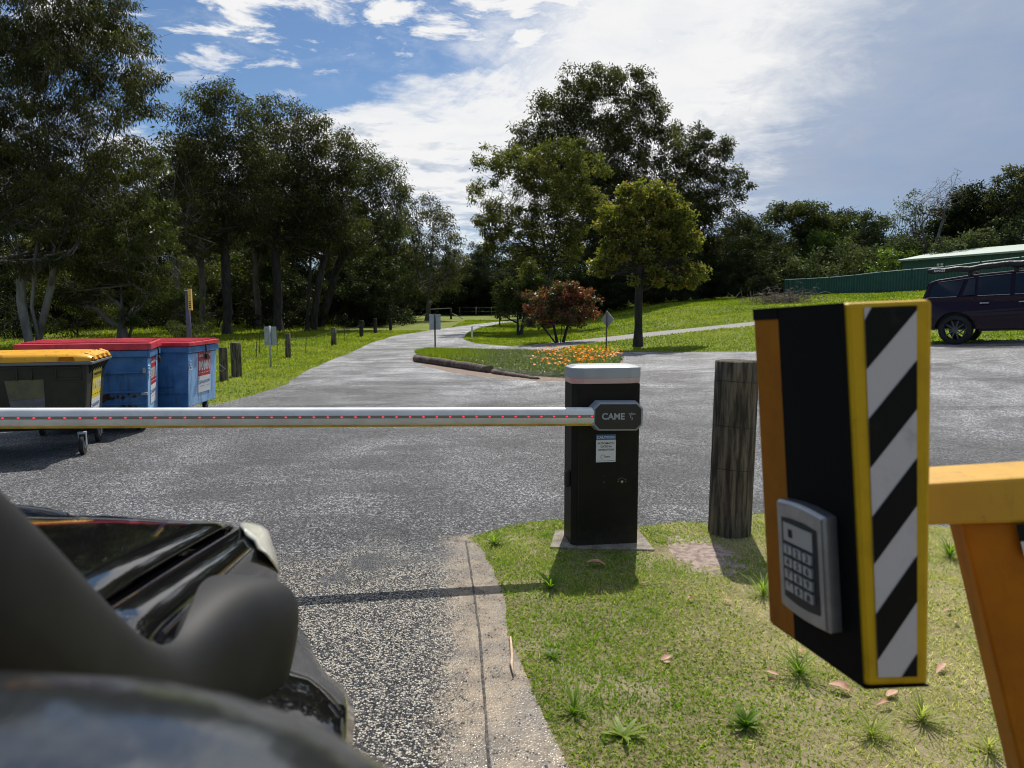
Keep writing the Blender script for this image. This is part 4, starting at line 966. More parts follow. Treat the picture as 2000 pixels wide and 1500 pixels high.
# ------------------------------------------------------------------ keypad stand (close to the camera)
FD = .86
A0, A1 = CP(1652, 591, FD), CP(1690, 1342, FD)          # near upright edge, top / bottom
B0, B1 = CP(1824, 584, FD), CP(1815, 1338, FD)          # right edge of the striped face
C0, C1 = CP(1476, 604, FD*1.225), CP(1508, 1214, FD*1.225)   # far left edge
D0, D1 = B0+(C0-A0), B1+(C1-A1)
foot = CP(2060, 1900, 1.30); foot.z = 0
kp = empty('keypad_stand', foot, 'yellow gooseneck stand holding a black and yellow striped keypad box', 'keypad stand')
def lerp3(a, b_, t): return a+(b_-a)*t
fr = (A0+B0+A1+B1)/4; nf = ((B0-A0).cross(A1-A0)).normalized(); nf = nf if nf.y < 0 else -nf
MB().hexa([A1, B1, D1, C1], [A0, B0, D0, C0]).build('housing', 'yellow_plate', kp, bevel=.006)
# black left side, proud of the housing, leaving the far flange yellow
nl = ((A0-C0).cross(C1-C0)).normalized(); nl = nl if nl.x < 0 else -nl
def LF(u, v, n=0.0):            # left face: u from far (0) to near (1), v from bottom (0) to top (1)
    return lerp3(lerp3(C1, C0, v), lerp3(A1, A0, v), u)+nl*n
b = MB(); uu = .30
b.hexa([LF(uu, .0, 0), LF(.985, .0, 0), LF(.985, .0, .0025), LF(uu, .0, .0025)], [LF(uu, 1, 0), LF(.985, 1, 0), LF(.985, 1, .0025), LF(uu, 1, .0025)])
b.build('side_panel', 'black_paint', kp)
b = MB(); b.hexa([LF(-.01, .0, 0), LF(uu-.003, .0, 0), LF(uu-.003, .0, .002), LF(-.01, .0, .002)], [LF(-.01, .97, 0), LF(uu-.003, .97, 0), LF(uu-.003, .97, .002), LF(-.01, .97, .002)]); b.build('side_flange', 'orange_tone', kp)
b = MB(); b.hexa([LF(-.012, .965, 0), LF(uu, .965, 0), LF(uu, .965, .0035), LF(-.012, .965, .0035)], [LF(-.012, 1.0, 0), LF(uu, 1.0, 0), LF(uu, 1.0, .0035), LF(-.012, 1.0, .0035)]); b.build('top_strip', 'black_paint', kp)
b = MB(); dn = Vector((0, 0, -.003)); b.hexa([A1+dn, B1+dn*.6, D1+dn, C1+dn], [A1, B1, D1, C1]); b.build('underside', 'black_paint', kp)
# striped tape on the front face
def FF(u, v, n=0.0): return lerp3(lerp3(A1, A0, v), lerp3(B1, B0, v), u)+nf*n
u0, u1, v0, v1 = .20, .80, .025, .985
def TT(s, t, n): # tape coordinates, t measured downwards from its top
    bu0 = .20+.0*t
    return FF(u0+(u1-u0)*s, v1+(v0-v1)*t, n)
tape = empty('striped_tape', foot*0+kp.location*0, None, None); tape.parent = kp; tape.location = (0, 0, 0)
MB().quad(TT(0, 0, .0012), TT(1, 0, .0012), TT(1, 1, .0012), TT(0, 1, .0012)).build('tape_base', 'tape_white', tape)
bl = [(-.264+.053+.03, .167), (.302, .434), (.566, .694), (.829, .953), (1.093, 1.225)]
def clip(poly, t0, keep_gt):
    out = []
    for i in range(len(poly)):
        a_, c_ = poly[i], poly[(i+1) % len(poly)]; ia = (a_[1] > t0) == keep_gt; ic = (c_[1] > t0) == keep_gt
        if ia: out.append(a_)
        if ia != ic: q = (t0-a_[1])/(c_[1]-a_[1]); out.append((a_[0]+(c_[0]-a_[0])*q, t0))
    return out
for (ta, tb) in bl:
    poly = [(0, ta), (1, ta-.155), (1, tb-.155), (0, tb)] if ta > -.1 else [(0, .035), (.14, 0.0), (1, 0.0), (1, tb-.155), (0, tb)]
    poly = clip(clip(poly, 0.0, True), 1.0, False)
    if len(poly) < 3: continue
    b = MB(); b.add([TT(s, t, .0020) for s, t in poly], [tuple(range(len(poly)))]); b.build('black_stripe', 'tape_black', tape)
# keypad unit: frame in left-face coordinates
KU = (LF(.79, .30)-LF(.22, .30)).normalized(); KV = (LF(.5, .6)-LF(.5, .2)).normalized(); KN = KU.cross(KV).normalized(); KN = KN if KN.dot(nl) > 0 else -KN
def KM(u, v):
    o = LF(u, v, .003); m = Matrix((KU, KV, KN)).transposed().to_4x4(); m.translation = o; return m
KWID = (LF(.83, .3)-LF(.31, .3)).length; KHGT = .146; km = KM(.31, .112)
kd = empty('keypad', (0, 0, 0), None, None); kd.parent = kp
b = MB(); th_ = .020
rows = []
for j in range(9):               # gently arched top and bottom ends
    pass
def kouter(w_, h_, arch, n=10): return [(0+w_*i/n, -arch*math.sin(math.pi*i/n)) for i in range(n+1)]+[(w_-w_*i/n, h_+arch*math.sin(math.pi*i/n)) for i in range(n+1)]
oo = kouter(KWID, KHGT, .004); cxk, cyk = KWID/2, KHGT/2
ins = [(cxk+(x-cxk)*.94, cyk+(y-cyk)*.96) for x, y in oo]
nn = len(oo); vs = [(x, y, 0) for x, y in oo]+[(x, y, th_-.005) for x, y in oo]+[(x, y, th_) for x, y in ins]
b.add(vs, [(r*nn+i, r*nn+(i+1) % nn, (r+1)*nn+(i+1) % nn, (r+1)*nn+i) for r in range(2) for i in range(nn)]+[tuple(range(2*nn, 3*nn))], 0, False, km)
b.build('case', 'keypad_metal', kd, bevel=.0015)
b = MB(); i0, i1, j0, j1 = KWID*.13, KWID*.87, KHGT*.12, KHGT*.86
b.add([(i0+(i1-i0)*k/8, j0-.004*math.sin(math.pi*k/8), th_+.0006) for k in range(9)]+[(i1-(i1-i0)*k/8, j1+.003*math.sin(math.pi*k/8), th_+.0006) for k in range(9)], [tuple(range(18))], 0, False, km)
b.build('black_surround', 'black_print', kd)
b = MB(); b.box((i0+.006, KHGT*.655, th_+.0008), (i1-.008, KHGT*.825, th_+.002), 0, km); b.box((i0+.017, KHGT*.70, th_+.002), (i0+.026, KHGT*.775, th_+.0024), 1, km)
b.build('reader_window', ['key_metal', 'rust'], kd)
keys = ['1', '2', '3', '4', '5', '6', '7', '8', '9', '*', '0', '#']; kw, kh = (i1-i0-.014)/3, KHGT*.115
for i, ks_ in enumerate(keys):
    r_, c_ = divmod(i, 3); x0 = i0+.006+c_*kw; y0 = KHGT*.63-(r_+1)*kh
    b = MB(); b.box((x0+.0018, y0+.0038, th_+.0006), (x0+kw-.0018, y0+kh-.0012, th_+.004), 0, km)
    b.text(ks_, .0125, km @ Matrix.Translation((x0+kw/2, y0+kh/2+.001, th_+.0043)), 1, bold=.0004)
    b.build('key', ['key_metal', 'black_print'], kd)
# arm and leaning leg
def beam(p0, p1, up, w_, h_, name, bev=.004, matn='yellow_paint'):
    d = (p1-p0).normalized(); s_ = d.cross(up).normalized(); u_ = s_.cross(d).normalized()
    f = lambda p: [p-s_*w_/2-u_*h_/2, p+s_*w_/2-u_*h_/2, p+s_*w_/2+u_*h_/2, p-s_*w_/2+u_*h_/2]
    return MB().hexa(f(p0), f(p1)).build(name, matn, kp, bevel=bev)
D_ = 1.00
e0, e1, e2, e3 = CP(1800, 945, D_), CP(2120, 925, D_*1.0), CP(2120, 1020, D_), CP(1800, 1027, D_)
bk = Vector((.035, .105, 0))
MB().hexa([e3, e2, e2+bk, e3+bk], [e0, e1, e1+bk, e0+bk]).build('arm', 'yellow_paint', kp, bevel=.005)
q0, q1 = CP(1878, 1018, D_*1.02), CP(1992, 1500, D_*.98); r0_, r1_ = CP(2020, 1018, D_*1.0), CP(2130, 1500, D_*.96)
gx = lambda a, b_: a+(b_-a)*((a.z-0.0)/(a.z-b_.z))
q2, r2 = gx(q0, q1), gx(r0_, r1_); bk2 = Vector((.03, .09, 0))
MB().hexa([q2, r2, r2+bk2, q2+bk2], [q0, r0_, r0_+bk2, q0+bk2]).build('leg', 'orange_tone', kp, bevel=.004)  # yellow post, orange grass bounce put into its colour
t0, t1 = CP(1984, 1024, D_*.999-.003), CP(1999, 1085, D_*.995-.003); t2, t3 = CP(2040, 1100, D_*.993-.003), CP(2030, 1022, D_*.996-.003)
MB().add([t0, t1, t2, t3], [(0, 1, 2, 3)]).build('leg_tape', 'tape_black', kp)
tm = t0.lerp(t1, .55); MB().add([tm+Vector((0, -.001, 0)), t1+Vector((0, -.001, 0)), t2+Vector((0, -.001, 0)), t3.lerp(t2, .4)+Vector((0, -.001, 0))], [(0, 1, 2, 3)]).build('leg_tape_stripe', 'tape_white', kp)

# ------------------------------------------------------------------ skips and bin
def poster(parent, M4, w_, h_, kind):
    p = empty('poster', (0, 0, 0), None, None); p.parent = parent; p.matrix_local = M4
    top = {'g': 'red_print', 'y': 'yellow_print'}[kind]
    MB().box((-w_/2, -.002, -h_/2), (w_/2, 0, h_/2-h_*.62)).build('poster_base', 'white', p, local=True)
    MB().box((-w_/2, -.002, h_/2-h_*.62), (w_/2, 0, h_/2)).build('poster_panel', top, p, local=True)
    b = MB(); y = -.003; s_ = w_/.40
    b.text('General Waste' if kind == 'g' else 'Commingled Recycling', (.062 if kind == 'g' else .040)*s_, face_at(0, y, h_*.36), 0 if kind == 'g' else 2, bold=.001)
    nov = 5 if kind == 'g' else 4
    for k in range(nov):
        xx = -w_*.40+w_*.80*k/(nov-1); b.disc((xx, y, h_*.12), w_*.078, ry=h_*.115, mi=0)
        q = [(xx-w_*.025, h_*.05), (xx+w_*.03, h_*.06), (xx+w_*.02, h_*.17), (xx-w_*.02, h_*.18)] if k % 2 else [(xx-w_*.012, h_*.05), (xx+w_*.012, h_*.05), (xx+w_*.012, h_*.19), (xx-w_*.012, h_*.19)]
        b.add([(a_, y-.001, c_) for a_, c_ in q], [(0, 1, 2, 3)], 2)
        b.box((xx-w_*.05, y-.0005, -h_*.055), (xx+w_*.05, y, -h_*.040), 0 if kind == 'g' else 2)
    if w_ < .3: b.text('CLEANAWAY', .045*s_, face_at(0, y, -h_*.25), 1, bold=.001)
    else: b.text('CLEANAWAY', .058*s_, face_at(-w_*.10, y, -h_*.27), 1, bold=.001)
    b.text('1300', .045*s_, face_at(w_*.33 if w_ > .3 else -w_*.2, y, -h_*.26 if w_ > .3 else -h_*.40), 1)
    b.box((-w_*.4, y, -h_*.36), (w_*.05, y+.001, -h_*.352), 1); b.box((w_*.2, y, -h_*.36), (w_*.42, y+.001, -h_*.352), 1)
    b.build('poster_print', ['white', 'blue_print', 'black_print'], p, local=True)
    return p
def castor(parent, x, y, r=.09, name='castor'):
    c_ = empty(name, (x, y, 0), None, None); c_.parent = parent
    MB().tube([(-.02, 0, r), (.02, 0, r)], r, n=20).build('wheel', 'rubber', c_, local=True)
    b = MB(); b.tube([(-.022, 0, r), (.022, 0, r)], r*.42, n=14); b.box((-.035, -.02, r*.9), (-.026, .03, r*2.1)); b.box((.026, -.02, r*.9), (.035, .03, r*2.1)); b.box((-.035, -.03, r*2.05), (.035, .04, r*2.25)); b.build('fork', 'galv', c_, local=True); return c_
def skip(loc, rz, L, Wd_, Hh, label, kind):
    """origin at near right bottom corner; body runs to -x and +y"""
    s_ = empty('skip_bin', loc, label, 'skip bin', 'blue skips with red lids', rz=rz)
    zb, t = .14, .035
    body = MB(); body.hexa([(-L+t, t, zb), (-t, t, zb), (-t, Wd_-.02, zb), (-L+t, Wd_-.02, zb)], [(-L, 0, Hh), (0, 0, Hh), (0, Wd_, Hh), (-L, Wd_, Hh)])
    body.build('body', 'skip_blue', s_, local=True, bevel=.01)
    fx = lambda z: t*(1-(z-zb)/(Hh-zb))
    # right side sheet, its sunlit look put into a paler blue
    b = MB(); b.hexa([(-fx(zb+.01)-.0, .045, zb+.01), (-fx(zb+.01)+.006, .045, zb+.01), (-fx(zb+.01)+.006, Wd_-.04, zb+.01), (-fx(zb+.01), Wd_-.04, zb+.01)], [(0, .008, Hh-.10), (.006, .008, Hh-.10), (.006, Wd_-.01, Hh-.10), (0, Wd_-.01, Hh-.10)]); b.build('sunlit_side_sheet', 'skip_blue_lit', s_, local=True)
    b = MB(); b.box((-L-.03, -.035, Hh-.075), (.02, -.002, Hh+.0)); b.box((-.0, -.035, Hh-.085), (.035, Wd_+.02, Hh+.0)); b.box((-L-.03, Wd_, Hh-.075), (.02, Wd_+.03, Hh)); b.box((-L-.03, -.0, Hh-.075), (-L, Wd_, Hh)); b.build('top_rail', 'skip_blue', s_, local=True, bevel=.006)
    if kind == 'left':
        b = MB(); b.box((-L+.02, -.022, .70), (-.03, .025, .716)); b.box((-L+.03, -.018, .47), (-.05, .03, .487)); b.box((-L+.03, -.012, .33), (-.08, .03, .342)); b.build('pressed_rib', 'skip_blue', s_, local=True)
        b = MB(); b.box((-.075, -.045, .44), (-.012, .01, .47)); b.box((-.05, -.035, .70), (-.02, -.005, .76)); b.build('catch', 'galv', s_, local=True)
        rr = random.Random(5); b = MB()
        for cx_, cz_, nn_ in ((-.48, .415, 16), (-.62, .40, 10), (-.30, .42, 8), (-.20, .28, 5)):
            for k in range(nn_):
                x = cx_+rr.gauss(0, .07); z = cz_+rr.gauss(0, .018); w_ = rr.uniform(.008, .035); h_ = rr.uniform(.006, .028); yy = fx(z)-.0015-.0001*k
                b.add([(x-w_, yy, z-h_*.4), (x+w_*.3, yy, z-h_), (x+w_, yy, z+h_*.2), (x-w_*.1, yy, z+h_)], [(0, 1, 2, 3)])
        b.build('rust_patch', 'rust', s_, local=True, fixn=False)
    else:
        b = MB(); b.hexa([(-L+.02, -.10, .40), (-.52, -.10, .40), (-.48, .01, .40), (-L+.02, .01, .40)], [(-L+.02, -.10, .62), (-.52, -.10, .62), (-.44, .01, .70), (-L+.02, .01, .70)]); b.build('fork_pocket', 'skip_blue', s_, local=True)
        b = MB(); b.box((-.50, -.006, .335), (-.03, .03, .345)); b.box((-.42, -.004, .42), (-.2, .03, .425)); b.build('pressed_rib', 'skip_blue', s_, local=True)
    b = MB(); b.box((-.001, .02, Hh-.20), (.02, .09, Hh-.185)); b.box((-.001, .02, Hh-.24), (.02, .09, Hh-.225)); b.build('rung', 'skip_blue_lit', s_, local=True)
    b = MB(); b.box((.008, .015, Hh-.31), (.012, .12, Hh-.26)); b.build('number_plate', 'white', s_, local=True)
    b = MB(); b.text('1821' if kind == 'left' else '0571', .035, Matrix.Translation((.0135, .067, Hh-.285)) @ Matrix.Rotation(math.pi/2, 4, 'Z') @ RX, bold=.001); b.build('plate_number', 'black_print', s_, local=True)
    # padlock on a chain
    yl = Wd_*.52 if kind != 'left' else Wd_*.72
    b = MB(); b.tube([(.03, yl, Hh+.03), (.045, yl, Hh-.03), (.04, yl+.01, Hh-.10)], .008, n=6); b.tube([(.045, yl-.015, Hh-.10), (.045, yl-.015, Hh-.13), (.045, yl+.03, Hh-.13), (.045, yl+.03, Hh-.10)], .007, n=6); b.box((.03, yl-.035, Hh-.19), (.065, yl+.045, Hh-.125)); b.build('padlock', 'black_plastic', s_, local=True)
    # folded steel-look plastic lid, high at the back
    lid = empty('lid', (0, 0, Hh), None, None); lid.parent = s_
    z1 = .085 if kind == 'left' else .055; zk = z1+.012
    b = MB(); b.hexa([(-L-.04, -.05, .005), (.05, -.05, .005), (.05, Wd_+.03, .01), (-L-.04, Wd_+.03, .01)], [(-L-.04, -.045, z1), (.05, -.045, z1), (.045, Wd_+.03, zk), (-L-.04, Wd_+.03, zk)])
    b.build('lid_panel', 'lid_red', lid, local=True, bevel=.008)
    for k in range(5):
        yy = .08+k*(Wd_-.15)/4; zz_ = z1+(zk-z1)*(yy+.045)/(Wd_+.075)
        b = MB(); b.hexa([(-L, yy, zz_-.01), (.02, yy, zz_-.01), (.02, yy+.05, zz_-.01), (-L, yy+.05, zz_-.01)], [(-L, yy+.008, zz_+.014), (.015, yy+.008, zz_+.014), (.015, yy+.042, zz_+.017), (-L, yy+.042, zz_+.017)]); b.build('lid_rib', 'lid_red', lid, local=True)
    pm = Matrix.Translation((-fx(.60)+.012, Wd_*.5 if kind == 'left' else Wd_*.55, .60)) @ Matrix.Rotation(math.pi/2, 4, 'Z') @ Matrix.Rotation(.046, 4, 'X')
    poster(s_, pm, .46 if kind != 'left' else .48, .60, 'g')
    for (x, y) in ((-.14, .14), (-L+.14, .14), (-.14, Wd_-.14), (-L+.14, Wd_-.14)): castor(s_, x, y, .062)
    if kind == 'left':
        rr = random.Random(6); b = MB()
        for k in range(26):
            y = rr.uniform(.1, Wd_-.1); z = rr.uniform(.18, .40); h_ = rr.uniform(.01, .06); xx = -fx(z)+.0075
            b.add([(xx, y, z), (xx, y+rr.uniform(.004, .02), z+.01), (xx, y+.004, z+h_)], [(0, 1, 2)])
        b.build('rust_streak', 'rust', s_, local=True, fixn=False)
    return s_
skip((-4.31, 9.42, 0), R(3.5), 1.30, 1.08, .955, 'blue metal skip with red lid standing furthest right, nearest the grass verge', 'right')
skip((-4.30, 8.36, 0), R(20), 1.28, .98, .965, 'rusty dark blue skip with red lid between the green bin and the other skip', 'left')

GB = empty('wheeled_bin', (-4.13, 6.93, 0), 'dark green four-wheeled bin with yellow lid at the left edge', 'wheelie bin', rz=R(20))
L, Wd_, Hh, zb = 1.26, .98, .93, .26
b = MB(); b.hexa([(-L+.09, .08, zb), (-.09, .08, zb), (-.09, Wd_-.08, zb), (-L+.09, Wd_-.08, zb)], [(-L, 0, Hh), (-.02, 0, Hh), (-.02, Wd_, Hh), (-L, Wd_, Hh)]); b.build('body', 'bin_green', GB, local=True, bevel=.03)
fy = lambda z: .08*(1-(z-zb)/(Hh-zb)); fxx = lambda z: -.02-.07*(1-(z-zb)/(Hh-zb))
b = MB(); b.box((-L-.03, -.035, Hh-.03), (.03, Wd_+.03, Hh), bev=.008); b.build('lip', 'bin_edge', GB, local=True)
b = MB(); 
for k in range(7):
    y = .14+k*(Wd_-.28)/6; b.prism([(-.03, Hh-.03), (.028, Hh-.03), (-.045, Hh-.15)], 'y', y-.012, y+.012)
b.build('lip_rib', 'bin_green', GB, local=True)
b = MB()   # pressed frames under the front lip
for (x0, x1, z0, z1) in ((-.30, -.08, Hh-.17, Hh-.05), (-.80, -.36, Hh-.05, Hh-.04), (-1.12, -.86, Hh-.17, Hh-.05)):
    for (a0, a1, c0, c1) in ((x0, x1, z1-.012, z1), (x0, x1, z0, z0+.012), (x0, x0+.012, z0, z1), (x1-.012, x1, z0, z1)): b.box((a0, fy(c0)-.018, c0), (a1, fy(c0)+.03, c1))
for x in (-.62, -.50): b.box((x, fy(Hh-.14)-.018, Hh-.17), (x+.012, fy(Hh-.1)+.03, Hh-.04))
b.build('moulded_frame', 'bin_green', GB, local=True)
M['faded'] = mat('faded_sticker', (.16, .15, .06), .6, (.11, .105, .06), 9); M['faded2'] = mat('faded_sticker_lower', (.16, .16, .17), .6, (.12, .12, .12), 9)
b = MB(); zf = lambda z: fy(z)-.004
b.add([(-.72, zf(.76), .76), (-.40, zf(.765), .765), (-.405, zf(.585), .585), (-.70, zf(.565), .565)], [(0, 1, 2, 3)], 0); b.add([(-.70, zf(.563), .563), (-.405, zf(.583), .583), (-.41, zf(.46), .46), (-.68, zf(.41), .41)], [(0, 1, 2, 3)], 1)
b.build('faded_sticker', ['faded', 'faded2'], GB, local=True)
lid = empty('lid', (0, 0, Hh), None, None); lid.parent = GB
b = MB(); prof = [(-.03, .003), (-.028, .04), (.0, .075), (.10, .080), (.40, .092), (.70, .092), (Wd_-.05, .070), (Wd_+.02, .04), (Wd_+.025, .003)]
rows = []
for x, s_ in ((-L-.02, .6), (-L+.05, .9), (-L+.2, 1.0), (-.30, 1.0), (-.12, .95), (-.02, .82), (.022, .55)):
    rows.append([(x, y, max(.002, z*s_)) for y, z in prof])
b.grid(rows); b.build('lid_panel', 'lid_yellow', lid, local=True)
MB().box((-.08, .05, .004), (.020, Wd_-.05, .046), bev=.006).build('lid_edge', 'orange_tone', lid, local=True)
for k in range(4):
    y = .10+k*.235; b = MB(); b.hexa([(-.06, y, .03), (.036, y, .012), (.036, y+.12, .012), (-.06, y+.12, .03)], [(-.06, y+.01, .088), (.012, y+.01, .060), (.012, y+.11, .060), (-.06, y+.11, .088)]); b.build('lid_rib', 'lid_yellow', lid, local=True, bevel=.006)
for k, (x0, x1) in enumerate(((-.26, -.12),)):
    b = MB(); b.hexa([(x0, -.038, .012), (x1, -.038, .012), (x1, -.02, .012), (x0, -.02, .012)], [(x0+.01, -.030, .05), (x1-.01, -.030, .05), (x1-.01, -.01, .05), (x0+.01, -.01, .05)]); b.build('lid_recess', 'orange_tone', lid, local=True)
poster(GB, Matrix.Translation((fxx(.595)+.006, Wd_*.5, .595)) @ Matrix.Rotation(math.pi/2, 4, 'Z') @ Matrix.Rotation(.104, 4, 'X'), .42, .52, 'y')
for (x, y) in ((-.12, .10), (-L+.14, .10), (-.12, Wd_-.12), (-L+.14, Wd_-.12)): castor(GB, x, y, .10)

# ------------------------------------------------------------------ bollards, wire fence, signs
for (px, yb, yt, wpx, sd_, lbl) in [(434, 745, 679, 16, 21, 'round dark timber bollard touching the blue skip side, with loose wire'), (459, 737, 670, 20, 22, 'square grey timber bollard nearest the driveway corner')]:
    g = G(px, yb); s_ = g.y/F
    p = timber_post('timber_bollard', (g.x, g.y+.1, g.z), (yb-yt)*s_*1.0, wpx*s_/2, lbl, 'bollard', 'timber bollards along the verge', seed=sd_, n=24)
    if sd_ == 21:
        b = MB(); h_ = (yb-yt)*s_; b.tube([(-.12, -.10, h_*.72), (-.05, -.15, h_*.55), (.08, -.12, h_*.38), (.02, -.14, h_*.3), (-.16, -.08, h_*.42), (-.26, 0, .1)], .008, n=5); b.build('loose_wire', 'galv', p, local=True)
for (px, yb, yt, wpx, sd_, lbl) in [(706, 658, 626, 8, 23, 'nearest of three dark bollards on the verge bend'), (733, 652, 622, 7, 24, 'middle one of three dark bollards on the verge bend'), (763, 646, 622, 6, 25, 'farthest of three dark bollards, beneath the slim gum')]:
    g = G(px, yb); s_ = g.y/F
    timber_post('timber_bollard', (g.x, g.y, g.z), (yb-yt)*s_, wpx*s_/2, lbl, 'bollard', 'timber bollards along the verge', seed=sd_, n=16, matn='bark_dark')  # shade on these timber posts is put into a darker material
fp = [(457, 737, 680), (563, 699, 652), (652, 674, 641)]
gs = [G(p[0], p[1]) for p in fp]
wf = empty('wire_fence', gs[1], 'low wire fence on timber posts along the left verge', 'fence')
for i in (1, 2):
    g = gs[i]; s_ = g.y/F; h_ = (fp[i][1]-fp[i][2])*s_+.02
    b = MB(); r_ = 5.2*s_; b.tube([g+Vector((0, 0, -.1)), g+Vector((0, 0, h_*.5)), g+Vector((.01, 0, h_))], [r_*1.05, r_, r_*.97], n=14); b.build('post', 'post_wood', wf)
gs2 = gs+[G(706, 658)]
for zf_ in (.50, .80):
    b = MB()
    for i in range(3):
        a_, c_ = gs2[i], gs2[i+1]; ptsw = [a_.lerp(c_, t)+Vector((0, .03, zf_*.75-.10*math.sin(math.pi*t))) for t in np.linspace(0, 1, 7)]
        b.tube(ptsw, .0035, n=4, cap=False)
    b.build('wire', 'bark_grey', wf)
for (px, yb, yt) in ((500, 700, 668), (442+65, 690, 650), (597, 690, 655), (672, 668, 638), (541, 695, 650)):
    g = G(px, yb); s_ = g.y/F; b = MB(); b.tube([g, g+Vector((.04, 0, (yb-yt)*s_))], .012, n=5); b.build('picket', 'bark_dark', wf)
def back_sign(px, yb, ytop, pw, ph, label, diamond=False, rz=0.0, polecol='galv'):
    g = G(px, yb); s_ = g.y/F
    o = empty('road_sign', g, label, 'sign', rz=rz); hz_ = (yb-ytop)*s_
    b = MB(); b.tube([(0, 0, -.1), (0, 0, hz_+.02)], .026, n=10); b.build('pole', polecol, o, local=True)
    W_, H_ = pw*s_/2, ph*s_
    if diamond: b = MB(); b.prism([(0, hz_-H_), (W_, hz_-H_/2), (0, hz_), (-W_, hz_-H_/2)], 'y', .028, .034)
    else:
        b = MB(); b.box((-W_, .028, hz_-H_), (W_, .034, hz_), bev=.002)
    b.build('sign_plate', 'sign_back', o, local=True)
    b = MB(); 
    for z in (hz_-H_*.14, hz_-H_*.86): b.box((-.03 if diamond else -W_*.9, .016, z-.012), (.03 if diamond else W_*.9, .028, z+.012))
    b.build('bracket', 'galv', o, local=True)
    return o
back_sign(529, 717, 638, 26, 36, 'square metal sign seen from behind on the grass verge', rz=R(-12))
back_sign(850, 687, 614, 22, 30, 'small upright sign seen from behind at the end of the garden bed', polecol='bark_dark')
back_sign(1184, 683, 608, 50, 32, 'diamond sign turned nearly edge-on beside the yellow-green tree', diamond=True, rz=R(-68), polecol='bark_grey')
# yellow and purple way sign
g = P(371, 668, 19); g.z = H(g.x, g.y)
ws = empty('way_sign', g, 'purple post with a narrow yellow sign behind the skips', 'sign')
top = P(365, 568, 19); 
b = MB(); b.tube([g+Vector((0, 0, -.1)), top], [.065, .055], n=10); b.build('post', 'purple_post', ws)
b = MB(); b.tube([top+Vector((0, 0, .0)), top+Vector((0, 0, .02))], .06, n=10); b.build('post_cap', 'white', ws)
sp_ = empty('sign_board', (0, 0, 0), None, None); sp_.parent = ws
a0, a1, a2, a3 = P(366, 564, 18.9), P(372.5, 564, 18.95), P(374.5, 606, 18.95), P(368, 606, 18.9); th2 = Vector((-.05, .18, 0))
MB().hexa([a3, a2, a2+th2, a3+th2], [a0, a1, a1+th2, a0+th2]).build('board', 'sign_orange', sp_)
b = MB(); nrm_ = Vector((0, -.004, 0))
def SB(s, t): return a0.lerp(a1, s).lerp(a3.lerp(a2, s), t)+nrm_
for t in (.58, .67, .76, .85): b.add([SB(.2, t), SB(.85, t), SB(.85, t+.04), SB(.2, t+.04)], [(0, 1, 2, 3)])
b.add([SB(.35, .28), SB(.6, .31), SB(.35, .34)], [(0, 1, 2)]); b.build('board_print', 'black_print', sp_, fixn=False)
# far gate and marker posts
g0, g1 = P(838, 634, 70), P(881, 632, 66); g0.z = H(g0.x, g0.y); g1.z = H(g1.x, g1.y)
fg = empty('farm_gate', g0, 'simple pipe and post gateway across the far bend', 'gate')
for q, ht in ((g0, .95), (g1, 1.0)):
    b = MB(); b.tube([q, q+Vector((0, 0, ht))], .09, n=8); b.build('post', 'bark_dark', fg)
b = MB(); b.tube([g0+Vector((0, 0, .85)), g1+Vector((0, 0, 1.02))], .035, n=6); b.build('top_rail', 'galv', fg)
for q, dx_ in ((g0, -1.1), (g1, 1.1)):
    b = MB(); b.tube([q+Vector((0, 0, .6)), q+Vector((dx_, 0, .02))], .03, n=6); b.build('brace', 'galv', fg)
ff = empty('post_and_rail_fence', P(930, 624, 75).lerp(P(930, 624, 75), 0), 'dark wire and post fence beyond the far bend', 'fence'); ff.location.z = 0
for px in (898, 930, 960, 986):
    q = P(px, 620, 78); q.z = H(q.x, q.y); b = MB(); b.tube([q, q+Vector((0, 0, 1.0))], .09 if px == 930 else .05, n=7); b.build('post', 'bark_grey', ff)
q0, q1 = P(890, 620, 78), P(1000, 620, 78)
for z in (.5, .9):
    b = MB(); b.tube([Vector((q0.x, 78, H(q0.x, 78)+z)), Vector((q1.x, 78, H(q1.x, 78)+z))], .012, n=4); b.build('rail_wire', 'bark_grey', ff)
for px, yb, yt, lbl, mn in ((922, 661, 637, 'short white road marker post on the near inside of the bend', 'white'), (976, 637, 623, 'short dark road marker post on the far inside of the bend', 'bark_dark')):
    g = G(px, yb); s_ = g.y/F; b = MB(); b.box((-.045, -.02, -.05), (.045, .02, (yb-yt)*s_), bev=.008); o = b.build('marker_post', mn, bevel=0); o.location = g; tag(o, lbl, 'marker post', 'road marker posts')

# ------------------------------------------------------------------ garden bed
bedp = [Vector((x, y, 0)) for x, y in Z_BED]; cb = sum(bedp, Vector())/len(bedp); b = MB()
rings = []
for s_, z in ((1.0, -.01), (.97, .05), (.85, .08), (.5, .10), (.15, .11)):
    rings.append([cb+(p-cb)*s_+Vector((0, 0, z+H(p.x, p.y))) for p in bedp]+[cb+(bedp[0]-cb)*s_+Vector((0, 0, z))])
b.grid(rings); M['bed_soil'] = mat('bed_soil', (.05, .06, .03), .95, (.10, .12, .05), 9, bump=.8)
tag(b.build('garden_bed', 'bed_soil'), kind='structure')
def on_bed(n, kf=None, z0=.10):
    xs = [p.x for p in bedp]; ys = [p.y for p in bedp]; x = rng.uniform(min(xs), max(xs), n); y = rng.uniform(min(ys), max(ys), n)
    k = pip(x, y, Z_BED)
    if kf is not None: k &= kf(x, y)
    x, y = x[k], y[k]; r_ = np.hypot((x-cb.x)/(max(xs)-min(xs)), (y-cb.y)/(max(ys)-min(ys))); return np.stack([x, y, hz(x, y)+z0+.05*np.clip(1-r_*2, 0, 1)], 1)
